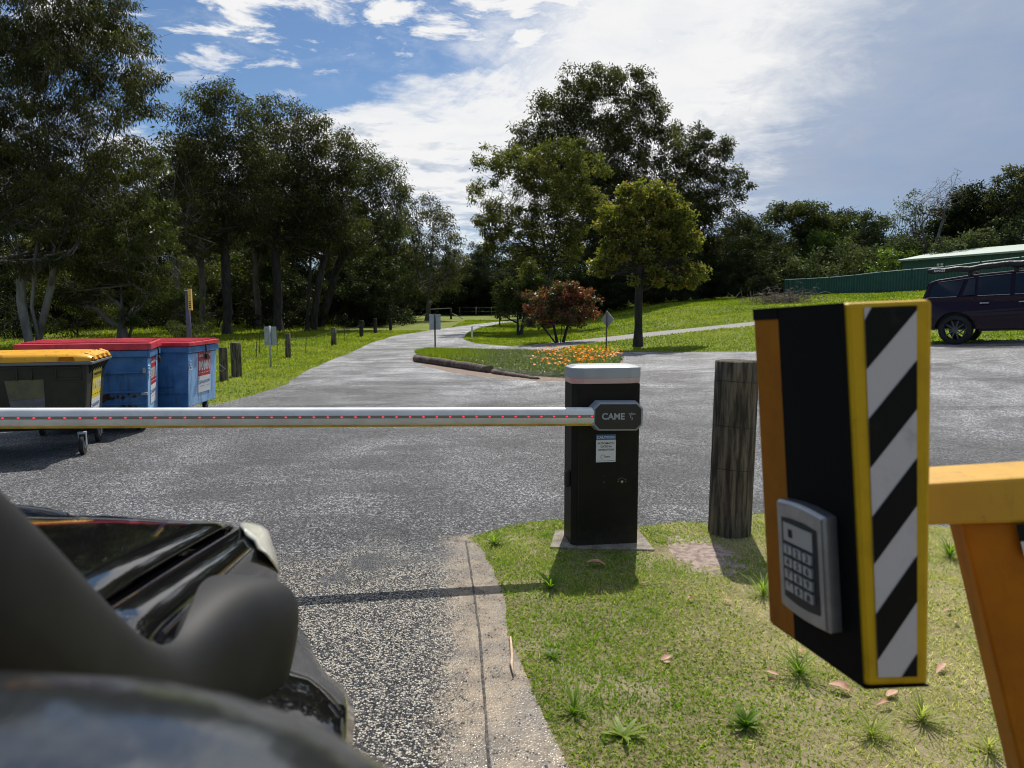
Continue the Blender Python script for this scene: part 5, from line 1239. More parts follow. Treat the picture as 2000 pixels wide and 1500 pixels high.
xl = G(905, 705).x; xf = G(1075, 712).x; xr = G(1218, 712).x
pos = on_bed(90000, lambda x, y: (x > xl-.6*rng.random(len(x))) & (rng.random(len(x)) < .8), .08); pos[:, 2] += rng.random(len(pos))*.10
ax = rng.normal(size=(len(pos), 3)); ax[:, 2] = abs(ax[:, 2])+.3
V, Q = leaf_arrays(pos, ax, rng.uniform(.04, .09, len(pos)), .022); tag(np_mesh('ground_cover', V, Q, 'grey_green', np.clip(rng.normal(.45, .2, len(pos)), 0, 1)), 'silvery green ground cover filling the garden bed', 'ground cover', kind='stuff')
pos = on_bed(60000, lambda x, y: (x < xl+1.0*rng.random(len(x))), .06); ax = rng.normal(size=(len(pos), 3))*.4; ax[:, 2] = 1
V, Q = leaf_arrays(pos, ax, rng.uniform(.07, .26, len(pos)), .013); tag(np_mesh('bed_grass', V, Q, 'lawn', np.clip(rng.normal(.4, .15, len(pos)), 0, 1)), 'tall bright grass at the sign end of the garden bed', 'grass', kind='stuff')
# daisies: stalks with petals
pos = on_bed(3200, lambda x, y: (x > xf-.8*rng.random(len(x))), .12)
fx_ = sst(pos[:, 0], xf-.8, xf+.6); pos = pos[rng.random(len(pos)) < .12+.8*fx_][:1100]; pos[:, 2] += .12+.14*rng.random(len(pos))*sst(pos[:, 0], xf-.5, xf+.8)
n = len(pos); pp = np.repeat(pos, 9, 0); an = np.tile(np.arange(9)*2*math.pi/9, n); til = rng.normal(0, .35, (n, 2)).repeat(9, 0)
ax = np.stack([np.cos(an), np.sin(an), til[:, 0]*np.cos(an)+til[:, 1]*np.sin(an)+.12], 1); side = np.stack([-np.sin(an), np.cos(an), -til[:, 0]*np.sin(an)+til[:, 1]*np.cos(an)], 1)
Lp, Wp = .032, .019; V = np.stack([pp, pp+ax*Lp*.6+side*Wp/2, pp+ax*Lp, pp+ax*Lp*.6-side*Wp/2], 1).reshape(-1, 3); Q = np.arange(len(V)).reshape(-1, 4)
tag(np_mesh('flowers', V, Q, 'petal', np.clip(rng.normal(.45, .25, n), 0, 1).repeat(9)), 'orange daisies crowding the right end of the garden bed', 'flowers', kind='stuff')
st0 = pos.copy(); ax = rng.normal(size=(n, 3))*.1; ax[:, 2] = -1; V, Q = leaf_arrays(st0, ax, .26, .007); tag(np_mesh('flower_stalks', V, Q, 'grass', np.full(n, .2)), 'green stalks under the orange daisies', 'flower stalks', kind='stuff')
def log(p0, p1, r0_, r1_, label, seed=0):
    rr = random.Random(seed); n_ = 14; ptsl = []; rl = []
    for i in range(n_+1):
        t = i/n_; q = p0.lerp(p1, t); ptsl.append(q+Vector((rr.gauss(0, .015), rr.gauss(0, .015), rr.gauss(0, .01)))); rl.append((r0_+(r1_-r0_)*t)*(1+rr.gauss(0, .05)))
    b = MB(); b.tube(ptsl, rl, n=16); d = (p1-p0).normalized(); b.tube([ptsl[0]-d*.01, ptsl[0]-d*.03], [r0_*.8, r0_*.5], n=10)
    return tag(b.build('edging_log', 'log_wood'), label, 'log', 'logs edging the garden bed')
def gz(px, py, z): q = G(px, py); q.z = H(q.x, q.y)+z; return q
log(gz(812, 706, .08), gz(957, 728, .07), .120, .100, 'thick dark log along the front left edge of the garden bed', 1)
log(gz(962, 729, .03), gz(1050, 741, .01), .075, .055, 'half rotted thin log continuing the front edge', 2)
log(gz(1000, 693, .07), gz(1112, 697, .07), .09, .09, 'pale split log along the back edge behind the daisies', 3)
log(gz(832, 690, .10), gz(925, 689, .08), .10, .08, 'dark log behind the tall grass at the back of the bed', 4)

# ------------------------------------------------------------------ pillar foot weeds, leaves and sticks on the turf
def leaf_mesh(rr, L_, W_):
    n_ = 7; rows = []
    curl = rr.uniform(.2, .9)
    for i in range(n_+1):
        t = i/n_; w_ = W_*math.sin(math.pi*min(1, t*.98+.01))**.8*.5+.0004; bend = L_*.25*curl*math.sin(math.pi*t)
        rows.append([(L_*(t-.5), -w_, bend+w_*curl*.8), (L_*(t-.5), 0, bend-w_*.1), (L_*(t-.5), w_, bend+w_*curl)])
    return MB().grid(rows)
LV = [(1641, 1352, .060, .030, 'broad pink-brown fallen leaf below the tip of the striped box'), (1742, 1362, .045, .022, 'pale folded fallen leaf under the right corner of the striped box'), (1726, 1384, .045, .016, 'curled brown leaf just below the pale folded leaf'),
      (1838, 1312, .062, .018, 'long tan leaf right of the striped box corner'), (1300, 1292, .034, .020, 'small orange-brown leaf alone in the middle of the turf'), (1562, 1280, .028, .014, 'small brown leaf below the keypad'), (1510, 1322, .040, .012, 'thin pale leaf left of the striped box tip'), (1507, 1338, .022, .013, 'little dark leaf scrap beside the thin pale leaf'),
      (1420, 1180, .040, .014, 'reddish leaf at the end of the post shadow'), (1348, 1176, .030, .013, 'pale leaf left of the reddish one'), (1853, 1200, .034, .016, 'pale tan leaf beside the yellow leg'), (1868, 1222, .030, .014, 'brown leaf just below the pale one by the yellow leg'), (1903, 1195, .040, .013, 'pinkish leaf touching the yellow leg'), (1255, 1146, .030, .008, 'thin leaf at the shadow corner of the cabinet'),
      (1165, 1107, .085, .030, 'large flat brown leaf lying in the cabinet shadow'), (1303, 1300, .02, .01, 'tiny dark leaf next to the orange-brown one')]
rr = random.Random(12)
for (px, py, L_, W_, lbl) in LV:
    g = G(px, py); o = leaf_mesh(rr, L_*1.35, W_*1.3).build('fallen_leaf', 'dead_leaf', fixn=False); o.location = g+Vector((0, 0, .016)); o.rotation_euler = (rr.uniform(-.4, .4), rr.uniform(-.3, .3), rr.uniform(-.8, .8)); tag(o, lbl, 'leaf', 'dry leaves fallen on the turf')
b = MB(); sp0 = [G(997, 1248), G(1000, 1285), G(999, 1300), G(1003, 1322)]; b.tube([p+Vector((0, 0, .012)) for p in sp0], [.004, .007, .007, .003], n=6, squash=.5); M['bark_strip'] = mat('bark_strip', (.42, .30, .19), .7, (.55, .42, .30), 20)
tag(b.build('bark_strip', 'bark_strip'), 'thin tan strip of bark lying on the concrete edge', 'stick')
def weed(px, py, n_, L_, W_, label, matn, up=.45, tint=.2, seed=1):
    g = G(px, py); rs = np.random.default_rng(seed); an = rs.uniform(0, 6.28, n_); el = rs.uniform(up*.15, up*1.9, n_)
    V = []; Q = []
    for a_, e_ in zip(an, el):
        d = Vector((math.cos(a_), math.sin(a_), 0)); s_ = Vector((-d.y, d.x, 0)); l_ = L_*rs.uniform(.35, 1.35); o = len(V)
        for t in (0, .3, .6, .85, 1.0):
            c_ = d*l_*t*math.cos(e_*(1-t*.5))+Vector((0, 0, l_*(t*math.sin(e_)*1.2-t*t*.35*math.sin(e_))))
            w_ = W_*(math.sin(math.pi*min(.97, t*.8+.1)))*.5 if t < 1 else .0005
            V += [c_-s_*w_+Vector((0, 0, w_*.5)), c_+s_*w_+Vector((0, 0, w_*.5))]
        for i in range(4): Q.append((o+2*i, o+2*i+1, o+2*i+3, o+2*i+2))
    o = np_mesh('weed', np.array([list(v) for v in V]), np.array(Q), matn, np.clip(np.full(len(Q), tint)+rs.normal(0, .05, len(Q)), 0, 1)); o.location = g; return tag(o, label, 'weed', 'weeds in the turf')
weed(1218, 1440, 24, .070, .015, 'broad-leaved pale weed rosette near the bottom centre of the turf', 'grass', .35, .42, 1)
weed(1456, 1420, 34, .065, .013, 'bright green tufted weed below the keypad', 'grass', .8, .10, 3)
weed(1940, 1290, 60, .11, .006, 'tall green grass tuft beside the yellow leg', 'grass', 1.2, .2, 5)
weed(1560, 1320, 50, .10, .006, 'loose green grass tuft under the keypad box', 'grass', 1.0, .25, 6)
weed(1120, 1395, 40, .08, .006, 'spiky green tuft beside the concrete edge', 'grass', .9, .25, 7)
weed(1080, 1285, 22, .055, .011, 'small leafy weed beside the bark strip', 'grass', .5, .12, 8)
weed(965, 1062, 26, .085, .012, 'bright leafy weed at the top corner of the concrete edge', 'grass', .8, .15, 9)
weed(1075, 1150, 46, .10, .008, 'leafy green clump in the boom shadow', 'grass', .7, .15, 10)
weed(1490, 1165, 50, .12, .006, 'dark grass tuft in the timber post shadow', 'grass', 1.1, .3, 11)
weed(1800, 1410, 70, .10, .005, 'straggly pale grass tuft below the striped box', 'grass', .9, .55, 12)
weed(1700, 1440, 50, .085, .005, 'thin grass tuft low between the fallen leaves and the frame edge', 'grass', .9, .5, 13)
weed(1930, 1470, 50, .08, .005, 'dry grass tuft at the bottom right corner', 'grass', 1.0, .6, 14)
weed(1855, 1090, 60, .12, .006, 'green tuft between the striped box and the yellow leg', 'grass', 1.1, .2, 15)

# ------------------------------------------------------------------ shed and panel fence on the rise
f0, f1 = P(1532, 560, 56), P(2075, 560, 37.5); nP = 9; fdir = (f1-f0)/nP
sf = empty('panel_fence', Vector((f0.x, f0.y, H(f0.x, f0.y))), 'dark green ribbed metal fence in front of the shed', 'fence')
drop = [548, 546, 543.5, 539, 533, 528, 523, 514, 505, 497]
for i in range(nP):
    a_, c_ = f0+fdir*i, f0+fdir*(i+1)
    pa = P(1000+F*a_.x/a_.y, 0, a_.y)
    zt_a = CAM.z+(612-drop[i])*a_.y/F; zt_b = CAM.z+(612-drop[min(i+1, 9)])*c_.y/F
    zt = max(zt_a, zt_b) if i % 2 else (zt_a+zt_b)/2
    zt0, zt1 = zt_a, zt_b
    b = MB(); nr = 10; row = []
    dn_ = Vector((fdir.y, -fdir.x, 0)).normalized()*.035
    for k in range(nr*4+1):
        t = k/(nr*4); q = a_.lerp(c_, t); off = dn_*(1 if (k % 4) in (1, 2) else 0); row.append((q+off, zt0+(zt1-zt0)*t))
    b.grid([[(q.x, q.y, zt-2.3) for q, zt in row], [(q.x, q.y, zt-.03) for q, zt in row]], smooth=False); b.build('panel', 'fence_green', sf)
    b = MB(); b.tube([Vector((a_.x, a_.y, zt0)), Vector((c_.x, c_.y, zt1))], .035, n=4, smooth=False); b.build('cap_rail', 'fence_cap', sf)
    b = MB(); b.box((a_.x-.04, a_.y-.05, zt0-2.3), (a_.x+.04, a_.y+.05, zt0+.03)); b.build('post', 'fence_green', sf)
# shed: long wall running parallel with the fence
s0 = P(1758, 600, 52); sdir = Vector((fdir.x, fdir.y, 0)).normalized(); ang = math.atan2(sdir.y, sdir.x)
s0.z = H(s0.x, s0.y)-.2
sh = empty('shed', s0, 'low green metal shed with pale green roof on the right', 'shed', rz=ang)
Ls = 17.0; zw = CAM.z+(612-513)*52/F-s0.z
zw2 = zw+.35
MB().box((0, 0, 0), (Ls, 8, zw)).build('wall', 'shed_wall', sh, local=True)
b = MB(); ov = .25
b.hexa([(-ov, -ov, zw), (Ls+ov, -ov, zw), (Ls+ov, 4, zw+.75), (-ov, 4, zw+.75)], [(-ov, -ov, zw+.12), (Ls+ov, -ov, zw+.12), (Ls+ov, 4, zw+.87), (-ov, 4, zw+.87)])
b.hexa([(-ov, 4.002, zw+.75), (Ls+ov, 4.002, zw+.75), (Ls+ov, 8+ov, zw), (-ov, 8+ov, zw)], [(-ov, 4.002, zw+.87), (Ls+ov, 4.002, zw+.87), (Ls+ov, 8+ov, zw+.12), (-ov, 8+ov, zw+.12)]); b.build('roof', 'shed_roof', sh, local=True)
for x in (5.2, 10.2):
    d_ = empty('roller_door', (x, 0, 0), None, None); d_.parent = sh
    b = MB(); b.box((0, -.06, 0), (.12, -.001, 1.8)); b.box((3.0, -.06, 0), (3.12, -.001, 1.8)); b.box((0, -.07, 1.8), (3.12, -.001, 1.92)); b.build('door_frame', 'fence_green', d_, local=True)
    b = MB(); 
    for k in range(12): b.box((.12, -.035, k*.15), (3.0, -.004, k*.15+.138))
    b.build('door_slats', 'shed_wall', d_, local=True)
fl = empty('floodlight', (2.9, -.05, zw-.38), None, None); fl.parent = sh
for x in (0, .28):
    b = MB(); b.tube([(x, 0, 0), (x+.02, -.14, -.03)], [.05, .085], n=12); b.build('lamp_head', 'white', fl, local=True)
MB().box((-.05, 0, .0), (.34, .05, .06)).build('lamp_bracket', 'galv', fl, local=True)

# ------------------------------------------------------------------ parked maroon four-wheel drive
fw = G(1864, 673.5); PSI = R(40)
car = empty('parked_car', fw, 'dark maroon four-wheel drive with rolled awning on its roof rack', 'car')
# local: tail at -x, bonnet at +x, +y away to the far side
car.rotation_euler = (0, R(-2.2), -PSI)
rw = .375; WB = 2.80; Wc = 1.88
def arc(cx_, cz_, r_, a0_, a1_, n_): return [(cx_+r_*math.cos(a0_+(a1_-a0_)*i/n_), cz_+r_*math.sin(a0_+(a1_-a0_)*i/n_)) for i in range(n_+1)]
bot = [(-.86, .42)]+arc(0, rw, .44, math.pi*1.0, 0, 12)+[(.50, .36), (WB-.5, .36)]+arc(WB, rw, .44, math.pi*1.0, 0, 12)+[(WB+.85, .42)]
topl = [(WB+.90, .75), (WB+.84, .96), (WB+.1, 1.10), (2.35, 1.17), (-.80, 1.20), (-.96, 1.12), (-.99, .80), (-.96, .50)]
poly = bot+topl; n = len(poly); body = MB()
def sec_y(z): return .05*max(0, (abs(z-.80)-.08))**1.2
def yof(x, z): return sec_y(z)+.14*max(0, (-x-.30))**2+.10*max(0, x-WB-.2)**2
lv = []
for (yy, sgn) in ((0, 1), (Wc, -1)):
    for x, z in poly: lv.append((x*.80 if x < -.47 else x, yy+sgn*yof(x, z), z))
body.add(lv, [tuple(range(n))[::-1], tuple(range(n, 2*n))]+[(i, (i+1) % n, n+(i+1) % n, n+i) for i in range(n)])
body.build('body', 'car_paint', car, local=True, bevel=.02)
gh = [(-.74, 1.16), (-.60, 1.60), (-.45, 1.65), (.3, 1.735), (1.2, 1.775), (1.75, 1.74), (2.42, 1.15)]
def inz(z): return .07+.20*(z-1.15)/.62
vs = []
for (yy, sgn) in ((0, 1), (Wc, -1)):
    for x, z in gh: vs.append((x, yy+sgn*(inz(z)+.10*max(0, -x-.2)**2), z))
m_ = len(gh); cabn = MB(); cabn.add(vs, [tuple(range(m_))[::-1], tuple(range(m_, 2*m_))]+[(i, (i+1) % m_, m_+(i+1) % m_, m_+i) for i in range(m_)]); cabn.build('cabin', 'car_paint', car, local=True, bevel=.035)
gl = lambda x, z: (x, inz(z)+.10*max(0, -x-.2)**2-.010, z)
for q in ([(-.58, 1.22), (-.52, 1.50), (-.42, 1.56), (.16, 1.61), (.05, 1.22)], [(.14, 1.22), (.25, 1.62), (.40, 1.63), (.40, 1.22)], [(.46, 1.22), (.46, 1.635), (1.12, 1.67), (1.12, 1.22)], [(1.21, 1.22), (1.21, 1.67), (1.68, 1.65), (2.16, 1.22)]):
    b = MB(); b.add([gl(x, z) for x, z in q], [tuple(range(len(q)))]); b.build('side_window', 'car_glass', car, local=True)
b = MB()
for x0, x1 in ((.46, 1.12), (1.21, 2.1), (-.58, .02)): b.box((x0, .052, 1.195), (x1, .066, 1.208))
for x0, x1, z0_, z1_ in ((-.40, .36, 1.585, 1.655), (.46, 1.12, 1.665, 1.70), (1.21, 1.66, 1.70, 1.69)): b.hexa([(x0, inz(z0_)-.018, z0_), (x1, inz(z1_)-.018, z1_), (x1, inz(z1_), z1_), (x0, inz(z0_), z0_)], [(x0, inz(z0_)-.018, z0_+.010), (x1, inz(z1_)-.018, z1_+.010), (x1, inz(z1_), z1_+.010), (x0, inz(z0_), z0_+.010)])
b.build('window_trim', 'steel', car, local=True)
b = MB(); b.add([(-.745, .20, 1.20), (-.632, .27, 1.56), (-.632, Wc-.27, 1.56), (-.745, Wc-.20, 1.20)], [(0, 1, 2, 3)]); b.build('rear_window', 'car_glass', car, local=True)
b = MB(); b.add([(2.41, .16, 1.19), (1.81, .30, 1.72), (1.81, Wc-.30, 1.72), (2.41, Wc-.16, 1.19)], [(0, 1, 2, 3)]); b.build('windscreen', 'car_glass', car, local=True)
b = MB(); b.hexa([(2.0, -.20, 1.12), (2.18, -.20, 1.12), (2.14, .02, 1.14), (2.0, .02, 1.14)], [(2.02, -.20, 1.28), (2.18, -.20, 1.27), (2.14, .02, 1.22), (2.0, .02, 1.22)]); b.build('door_mirror', 'car_paint', car, local=True, bevel=.02)
for x in (.52, 1.30):
    b = MB(); b.box((x, -.028, 1.0), (x+.19, -.004, 1.03)); b.build('door_handle', 'steel', car, local=True)
b = MB()
for x in (.40, 1.165, 2.2): b.box((x, .006, .44), (x+.006, .016, 1.14))
b.build('door_gap', 'black_print', car, local=True)
for y in (.03, Wc-.20):
    b = MB(); b.box((-.80, y+.02, .85), (-.70, y+.17, 1.08)); b.build('tail_light', 'lid_red', car, local=True, bevel=.02)
b = MB(); b.box((-.83, .15, .42), (-.74, Wc-.15, .62)); b.build('rear_bumper', 'black_plastic', car, local=True, bevel=.02)
b = MB(); b.box((.50, .02, .33), (WB-.50, .14, .39)); b.build('side_step', 'black_plastic', car, local=True)
for y in (.16, Wc-.46):
    b = MB(); b.box((WB+.78, y, .72), (WB+.89, y+.30, .86)); b.build('headlight', 'headlight', car, local=True, bevel=.02)
b = MB(); b.box((-.65, .26, .40), (WB+.7, Wc-.26, .95)); b.build('underbody', 'black_print', car, local=True)
for x in (0, WB):
    for y, sg in ((.02, -1), (Wc-.27, 1)):
        wh = empty('wheel', (x, y, rw), None, None); wh.parent = car
        b = MB(); prof = [(.0, .255), (.0, .31), (.02, rw-.015), (.06, rw), (.19, rw), (.23, rw-.015), (.25, .31), (.25, .255)]
        b.grid([[(r_*math.cos(2*math.pi*k/32), yy, r_*math.sin(2*math.pi*k/32)) for k in range(33)] for yy, r_ in prof]); b.build('tyre', 'rubber', wh, local=True)
        b = MB(); fyy = .035 if sg < 0 else .215
        b.grid([[(r_*math.cos(2*math.pi*k/32), yy, r_*math.sin(2*math.pi*k/32)) for k in range(33)] for yy, r_ in ((fyy-.02, .258), (fyy, .242), (fyy+.08*-sg, .225))])
        for k in range(10):
            t = 2*math.pi*k/10; c_, s_ = math.cos(t), math.sin(t); p_ = lambda r_, o_, y_: (r_*c_-o_*s_, y_, r_*s_+o_*c_)
            b.hexa([p_(.04, -.018, fyy-.005), p_(.24, -.011, fyy-.012), p_(.24, -.011, fyy+.02), p_(.04, -.018, fyy+.02)], [p_(.04, .018, fyy-.005), p_(.24, .011, fyy-.012), p_(.24, .011, fyy+.02), p_(.04, .018, fyy+.02)])
        b.tube([(0, fyy-.012, 0), (0, fyy+.03, 0)], .05, n=14); b.build('rim', 'rim', wh, local=True)
rk = empty('roof_rack', (0, 0, 0), None, None); rk.parent = car
for x in (.28, 1.22):
    b = MB(); b.box((x-.03, .12, 1.83), (x+.03, Wc-.12, 1.87)); b.box((x-.05, .26, 1.66), (x+.05, .34, 1.84)); b.box((x-.05, Wc-.34, 1.66), (x+.05, Wc-.26, 1.84)); b.build('crossbar', 'black_plastic', rk, local=True)
aw = MB(); n_ = 22; ptsa = []; rra = []
for i in range(n_+1):
    t = i/n_; ptsa.append((-.62+2.5*t, .13+.01*math.sin(t*19), 1.855+.09*t+.014*math.sin(t*13)+.010*math.sin(t*31))); rra.append(.066*(1+.25*t)*(1+.10*math.sin(t*27)))
aw.tube(ptsa, rra, n=12); oaw = aw.build('awning_roll', 'awning', rk, local=True)
b = MB(); b.text('KINGS', .085, face_at(-.36, .055, 1.868), bold=.002); b.build('awning_print', 'white', rk, local=True)

# ------------------------------------------------------------------ own vehicle: bonnet, guard, snorkel, mirror
O_ = Vector((-.362, .71, 0)); Fw = Vector((-.155, .988, 0)).normalized(); Lf = Vector((-Fw.y, Fw.x, 0))
def VC(t, s, z): return O_+Lf*t+Fw*s+Vector((0, 0, z))
own = empty('own_car', VC(.9, -.6, 0), 'black car at the gate with its bonnet in the lower left corner', 'car')
CW = 1.72
def ztop(s): return 1.105-.145*max(0, s+.05)-.02*max(0, s)**2
def nose(s):
    a = max(0, (s-.50)/.26); return .115*a**2.6, .085*a**3.0   # inward shift, drop
def crown(t): u = t/CW; return .050*(1-abs(2*u-1)**2.2)
ST = [-.32, -.1, .1, .25, .4, .5, .56, .62, .66, .70, .73, .755, .765]
def topz(s, t):
    i_, d_ = nose(s); return ztop(s)-d_+crown(t)*(1-max(0, (s-.55)/.3)**2*.4)
GAP = .065
def bon_rows(t0, t1, n_, lift=0.0):
    rows = []
    for s in ST:
        i_, d_ = nose(s); row = []
        for k in range(n_+1):
            t = t0+(t1-t0)*k/n_; tt = max(t, i_*(1-t/CW)) if t < CW/2 else min(t, CW-i_)
            row.append(VC(t, s, topz(s, t)+lift))
        rows.append(row)
    return rows
def skin(rows, name, matn, parent, thick=.006):
    b = MB(); b.grid(rows); o = b.build(name, matn, parent, fixn=False)
    md = o.modifiers.new('t', 'SOLIDIFY'); md.thickness = thick; md.offset = -1
    return o
def bonnet_rows():
    rows = []
    for s in ST[:-2]:
        row = []
        for k in range(31):
            t = GAP+(CW-2*GAP)*k/30; z = topz(s, t)
            e = min(t-GAP, CW-GAP-t)
            z -= .003*max(0, 1-e/.010)
            # raised styling crease
            z += .0015*math.exp(-((e-.20)/.05)**2)
            row.append(VC(t, s-.02*(abs(2*t/CW-1))**2.5*(1 if s > .6 else 0), z))
        rows.append(row)
    r = rows[-1]; rows.append([p+Fw*.018+Vector((0, 0, -.012)) for p in r]); rows.append([p+Fw*.022+Vector((0, 0, -.045)) for p in r])
    return rows
skin(bonnet_rows(), 'bonnet', 'car_black', own)
def guard(side):
    rows = []
    SG = [-.32+.03*i for i in range(36)]+[.745]
    for s in SG:
        i_, d_ = nose(s); zt_ = topz(s, .04)
        prof = [(GAP-.004, zt_-.010), (GAP-.008, zt_-.001), (.03, zt_+.004), (.008, zt_-.004), (-.006, zt_-.022), (-.018, zt_-.070), (-.030, zt_-.14)]
        aa = (s-.10)/.44; fl_ = max(0, 1-aa*aa)**.5 if abs(aa) < 1 else 0
        arch = .42+.43*fl_ if fl_ > 0 else .40
        z_sh = min(zt_-.145, max(arch+.03, .55)) 
        prof += [(-.036-.080*fl_, max(zt_-.19, arch+.06)), (-.040-.125*fl_, arch+.035), (-.040-.140*fl_, arch+.008), (-.038-.12*fl_, arch)]
        row = []
        for (t, z) in prof:
            tt = t+i_*(1.0 if t < GAP-.02 else .4); zz2 = z-d_*.9
            row.append(VC(tt if side > 0 else CW-tt, s-(.05*max(0, -t)/.07 if s > .7 else 0), zz2))
        rows.append(row)
    # close round to the nose
    last = rows[-1]; rows.append([p+Fw*.012-Vector((0, 0, .02))+Lf*side*.02 for p in last])
    return skin(rows, 'front_guard', 'car_black', own)
guard(1); guard(-1)
rows = []
for ds, dz_ in ((-.050, .004), (-.046, .014), (-.020, .018), (.004, .012), (.016, -.004), (.018, -.030)):
    row = []
    for k in range(31):
        t = GAP+.02+(CW-2*GAP-.04)*k/30; s_ = .635-.02*(abs(2*t/CW-1))**2.5; row.append(VC(t, s_+ds, topz(s_, t)-.012+dz_-max(0, ds)*.8))
    rows.append(row)
skin(rows, 'bonnet_protector', 'black_plastic', own, .004)
# nose below the bonnet edge: bumper and grille
rows = []
for dz_, ds, dt in ((-.11, -.05, .05), (-.16, -.01, .04), (-.22, .01, .03), (-.34, .02, .02), (-.48, .01, .03), (-.60, -.05, .06)):
    row = []
    for k in range(25):
        t = -.02+dt+(CW+.04-2*dt)*k/24; u = abs(2*t/CW-1); row.append(VC(t, .745+ds-.16*u**5, .99+dz_+(crown(max(0, min(CW, t)))-.02)*.4))
    rows.append(row)
skin(rows, 'front_bumper', 'car_black', own)
# headlight wrapping the corner
def hl(side):
    rows = []
    for s in (.43, .46, .49, .52, .56, .60, .635, .665, .695, .72):
        i_, d_ = nose(s); zt_ = topz(s, .04); row = []
        wd = max(0, min(1, (s-.42)/.13))
        for j in range(9):
            u = j/8
            # from inner top over the corner to outer side
            pr = [(.008+.040*wd, zt_+.003), (.008+.026*wd, zt_+.004), (.008+.012*wd, zt_+.001), (.006, zt_-.004), (-.001, zt_-.014), (-.006, zt_-.022-.008*wd), (-.011, zt_-.024-.022*wd), (-.016, zt_-.026-.042*wd), (-.020, zt_-.028-.062*wd)][j]
            lift_ = .005
            t = pr[0]+i_*(1.0 if pr[0] < GAP-.02 else .4)-lift_*(1 if j > 3 else 0); row.append(VC(t if side > 0 else CW-t, s+.003, pr[1]-d_*.9+(lift_ if j <= 4 else 0)))
        rows.append(row)
    return skin(rows, 'headlight', 'headlight', own, .003)
hl(1); hl(-1)
# wheel inside the arch
for side, t_ in ((1, .0), (-1, CW-.22)):
    wh = empty('front_wheel', (0, 0, 0), None, None); wh.parent = own
    def ring(prof_):
        return [[VC(t_+yy, .10+r_*math.cos(2*math.pi*k/36), .40+r_*math.sin(2*math.pi*k/36)) for k in range(37)] for yy, r_ in prof_]
    b = MB(); b.grid(ring([(-.02, .24), (-.03, .30), (-.015, .365), (.02, .38), (.19, .38), (.22, .365), (.22, .28)])); b.build('tyre', 'rubber', wh)
    b = MB(); b.grid(ring([(-.02, .25), (-.01, .23), (.10, .21), (.10, .02)])); b.build('rim', 'rim', wh)
b = MB(); b.box((0, 0, 0), (1, 1, 1)); b.v = [VC(.02+v.x*(CW-.04), -.30+v.y*1.0, .42+v.z*.50) for v in b.v]; b.build('engine_bay', 'black_plastic', own)
# cabin: windscreen, pillars, door, roof
def slab(pts4, d, name, matn): return MB().hexa([Vector(p) for p in pts4], [Vector(p)+Vector(d) for p in pts4]).build(name, matn, own)
b = MB(); rows = [[VC(.10+(CW-.2)*k/12, -.30-.06*abs(k/6-1)**2, 1.13+crown(CW*k/12)*.6) for k in range(13)], [VC(.22+(CW-.44)*k/12, -.95-.05*abs(k/6-1)**2, 1.60+.03*(1-abs(k/6-1)**2)) for k in range(13)]]; b.grid(rows); b.build('windscreen', 'car_glass', own)
for a_, c_ in (((.06), (.19)), ((CW-.06), (CW-.19))):
    b = MB(); b.tube([VC(a_, -.32, 1.12), VC((a_+c_)/2, -.62, 1.37), VC(c_, -.97, 1.61)], .035, n=8); b.build('windscreen_pillar', 'car_black', own)
b = MB(); b.hexa([VC(.19, -.97, 1.60), VC(CW-.19, -.97, 1.60), VC(CW-.19, -2.5, 1.62), VC(.19, -2.5, 1.62)], [VC(.24, -.98, 1.65), VC(CW-.24, -.98, 1.65), VC(CW-.24, -2.5, 1.68), VC(.24, -2.5, 1.68)]); b.build('roof', 'car_black', own, bevel=.02)
for t0_ in (-.06, CW-.0):
    b = MB(); b.hexa([VC(t0_, -.33, .35), VC(t0_+.06, -.33, .35), VC(t0_+.06, -2.5, .35), VC(t0_, -2.5, .35)], [VC(t0_+.01, -.33, 1.10), VC(t0_+.05, -.33, 1.10), VC(t0_+.05, -2.5, 1.13), VC(t0_+.01, -2.5, 1.13)]); b.build('door', 'car_black', own)
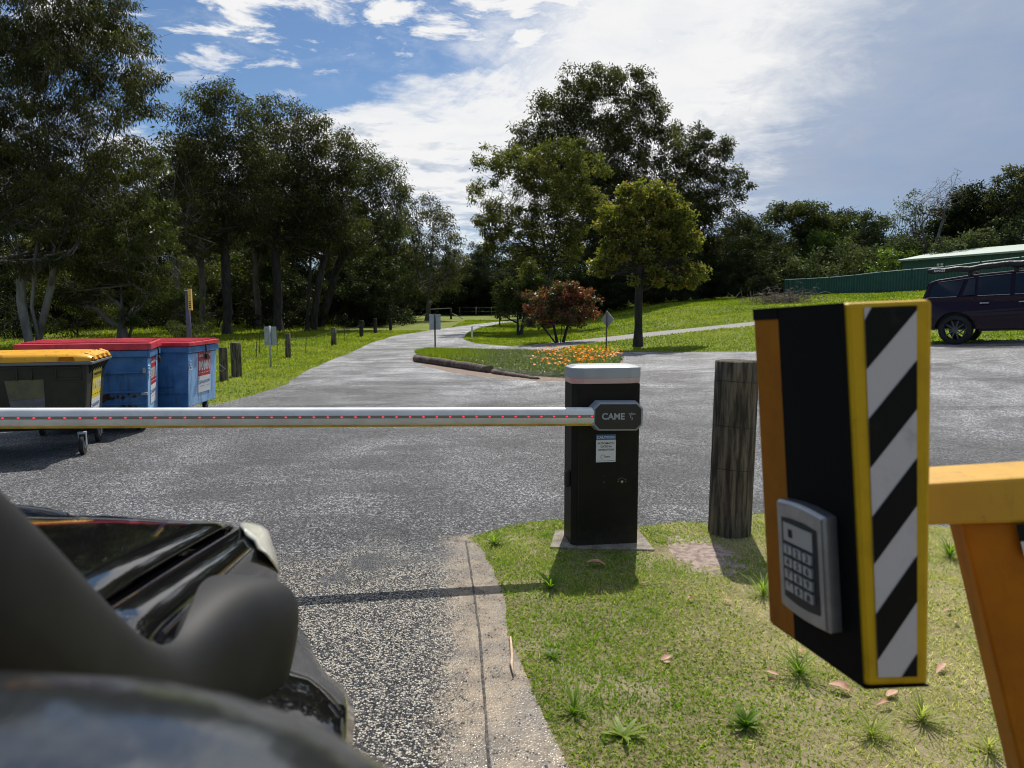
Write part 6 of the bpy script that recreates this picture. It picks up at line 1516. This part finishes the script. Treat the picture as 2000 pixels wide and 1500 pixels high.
# snorkel: lump on the guard, duct running back up the pillar
def section(c, ax, up, a_, b2, n_=24, e_=3.0):
    ax = ax.normalized(); s_ = ax.cross(up).normalized(); u_ = s_.cross(ax).normalized(); r = []
    for k in range(n_+1):
        t = 2*math.pi*k/n_; cx_, sx_ = math.cos(t), math.sin(t)
        r.append(c+s_*a_*math.copysign(abs(cx_)**(2/e_), cx_)+u_*b2*math.copysign(abs(sx_)**(2/e_), sx_))
    return r
SN = [  # (px, py, depth, half-width, half-height)
    (514, 1312, 1.02, .018, .050), (504, 1306, .995, .050, .104), (480, 1294, .96, .070, .116), (430, 1290, .92, .080, .112), (368, 1320, .85, .078, .108), (300, 1366, .77, .068, .086), (224, 1400, .68, .056, .056), (80, 1300, .56, .054, .054), (-60, 1195, .46, .054, .054), (-240, 1060, .40, .054, .054), (-460, 900, .34, .054, .054)]
SNK = empty('snorkel', VC(-.05, .2, 1.0), 'matte dark grey plastic snorkel', None); del SNK['label']; SNK.parent = None
bpy.data.objects.remove(SNK)
cs_ = [CP(a_[0], a_[1], a_[2]) for a_ in SN]; rows = []
for i, a_ in enumerate(SN):
    d = cs_[min(i+1, len(cs_)-1)]-cs_[max(i-1, 0)]; rows.append(section(cs_[i], d, Vector((0, 0, 1)), a_[3], a_[4]))
b = MB(); b.grid(rows); b.add(rows[0], [tuple(range(len(rows[0])-1))]); b.add(rows[-1], [tuple(range(len(rows[-1])-1))]); b.build('snorkel', 'plastic_grey', own, sub=2)
# door mirror right under the lens
mc = Vector((-.205, .19, 1.109)); b = MB(); rows = []
for i in range(17):
    ph_ = -math.pi/2+math.pi*i/16; row = []
    for k in range(33):
        t = 2*math.pi*k/32; f_ = lambda v, e_: math.copysign(abs(v)**e_, v)
        row.append(mc+Vector((.215*f_(math.sin(ph_), .9), .17*f_(math.cos(ph_), .68)*math.cos(t), .17*f_(math.cos(ph_), .68)*math.sin(t))))
    rows.append(row)
b.grid(rows); b.build('door_mirror', 'mirror_shell', own)
b = MB(); b.tube([mc+Vector((-.15, -.02, -.04)), Vector((-.40, .36, 1.08))], [.04, .045], n=10); b.build('mirror_mount', 'black_plastic', own)
# bull bar hoop end beyond the bonnet
b = MB(); b.tube([CP(-60, 985, 1.62), CP(20, 1003, 1.62), CP(85, 1010, 1.62), CP(120, 1019, 1.60), CP(132, 1045, 1.57), CP(133, 1120, 1.55)], .022, n=12); b.build('bull_bar', 'black_gloss', own)
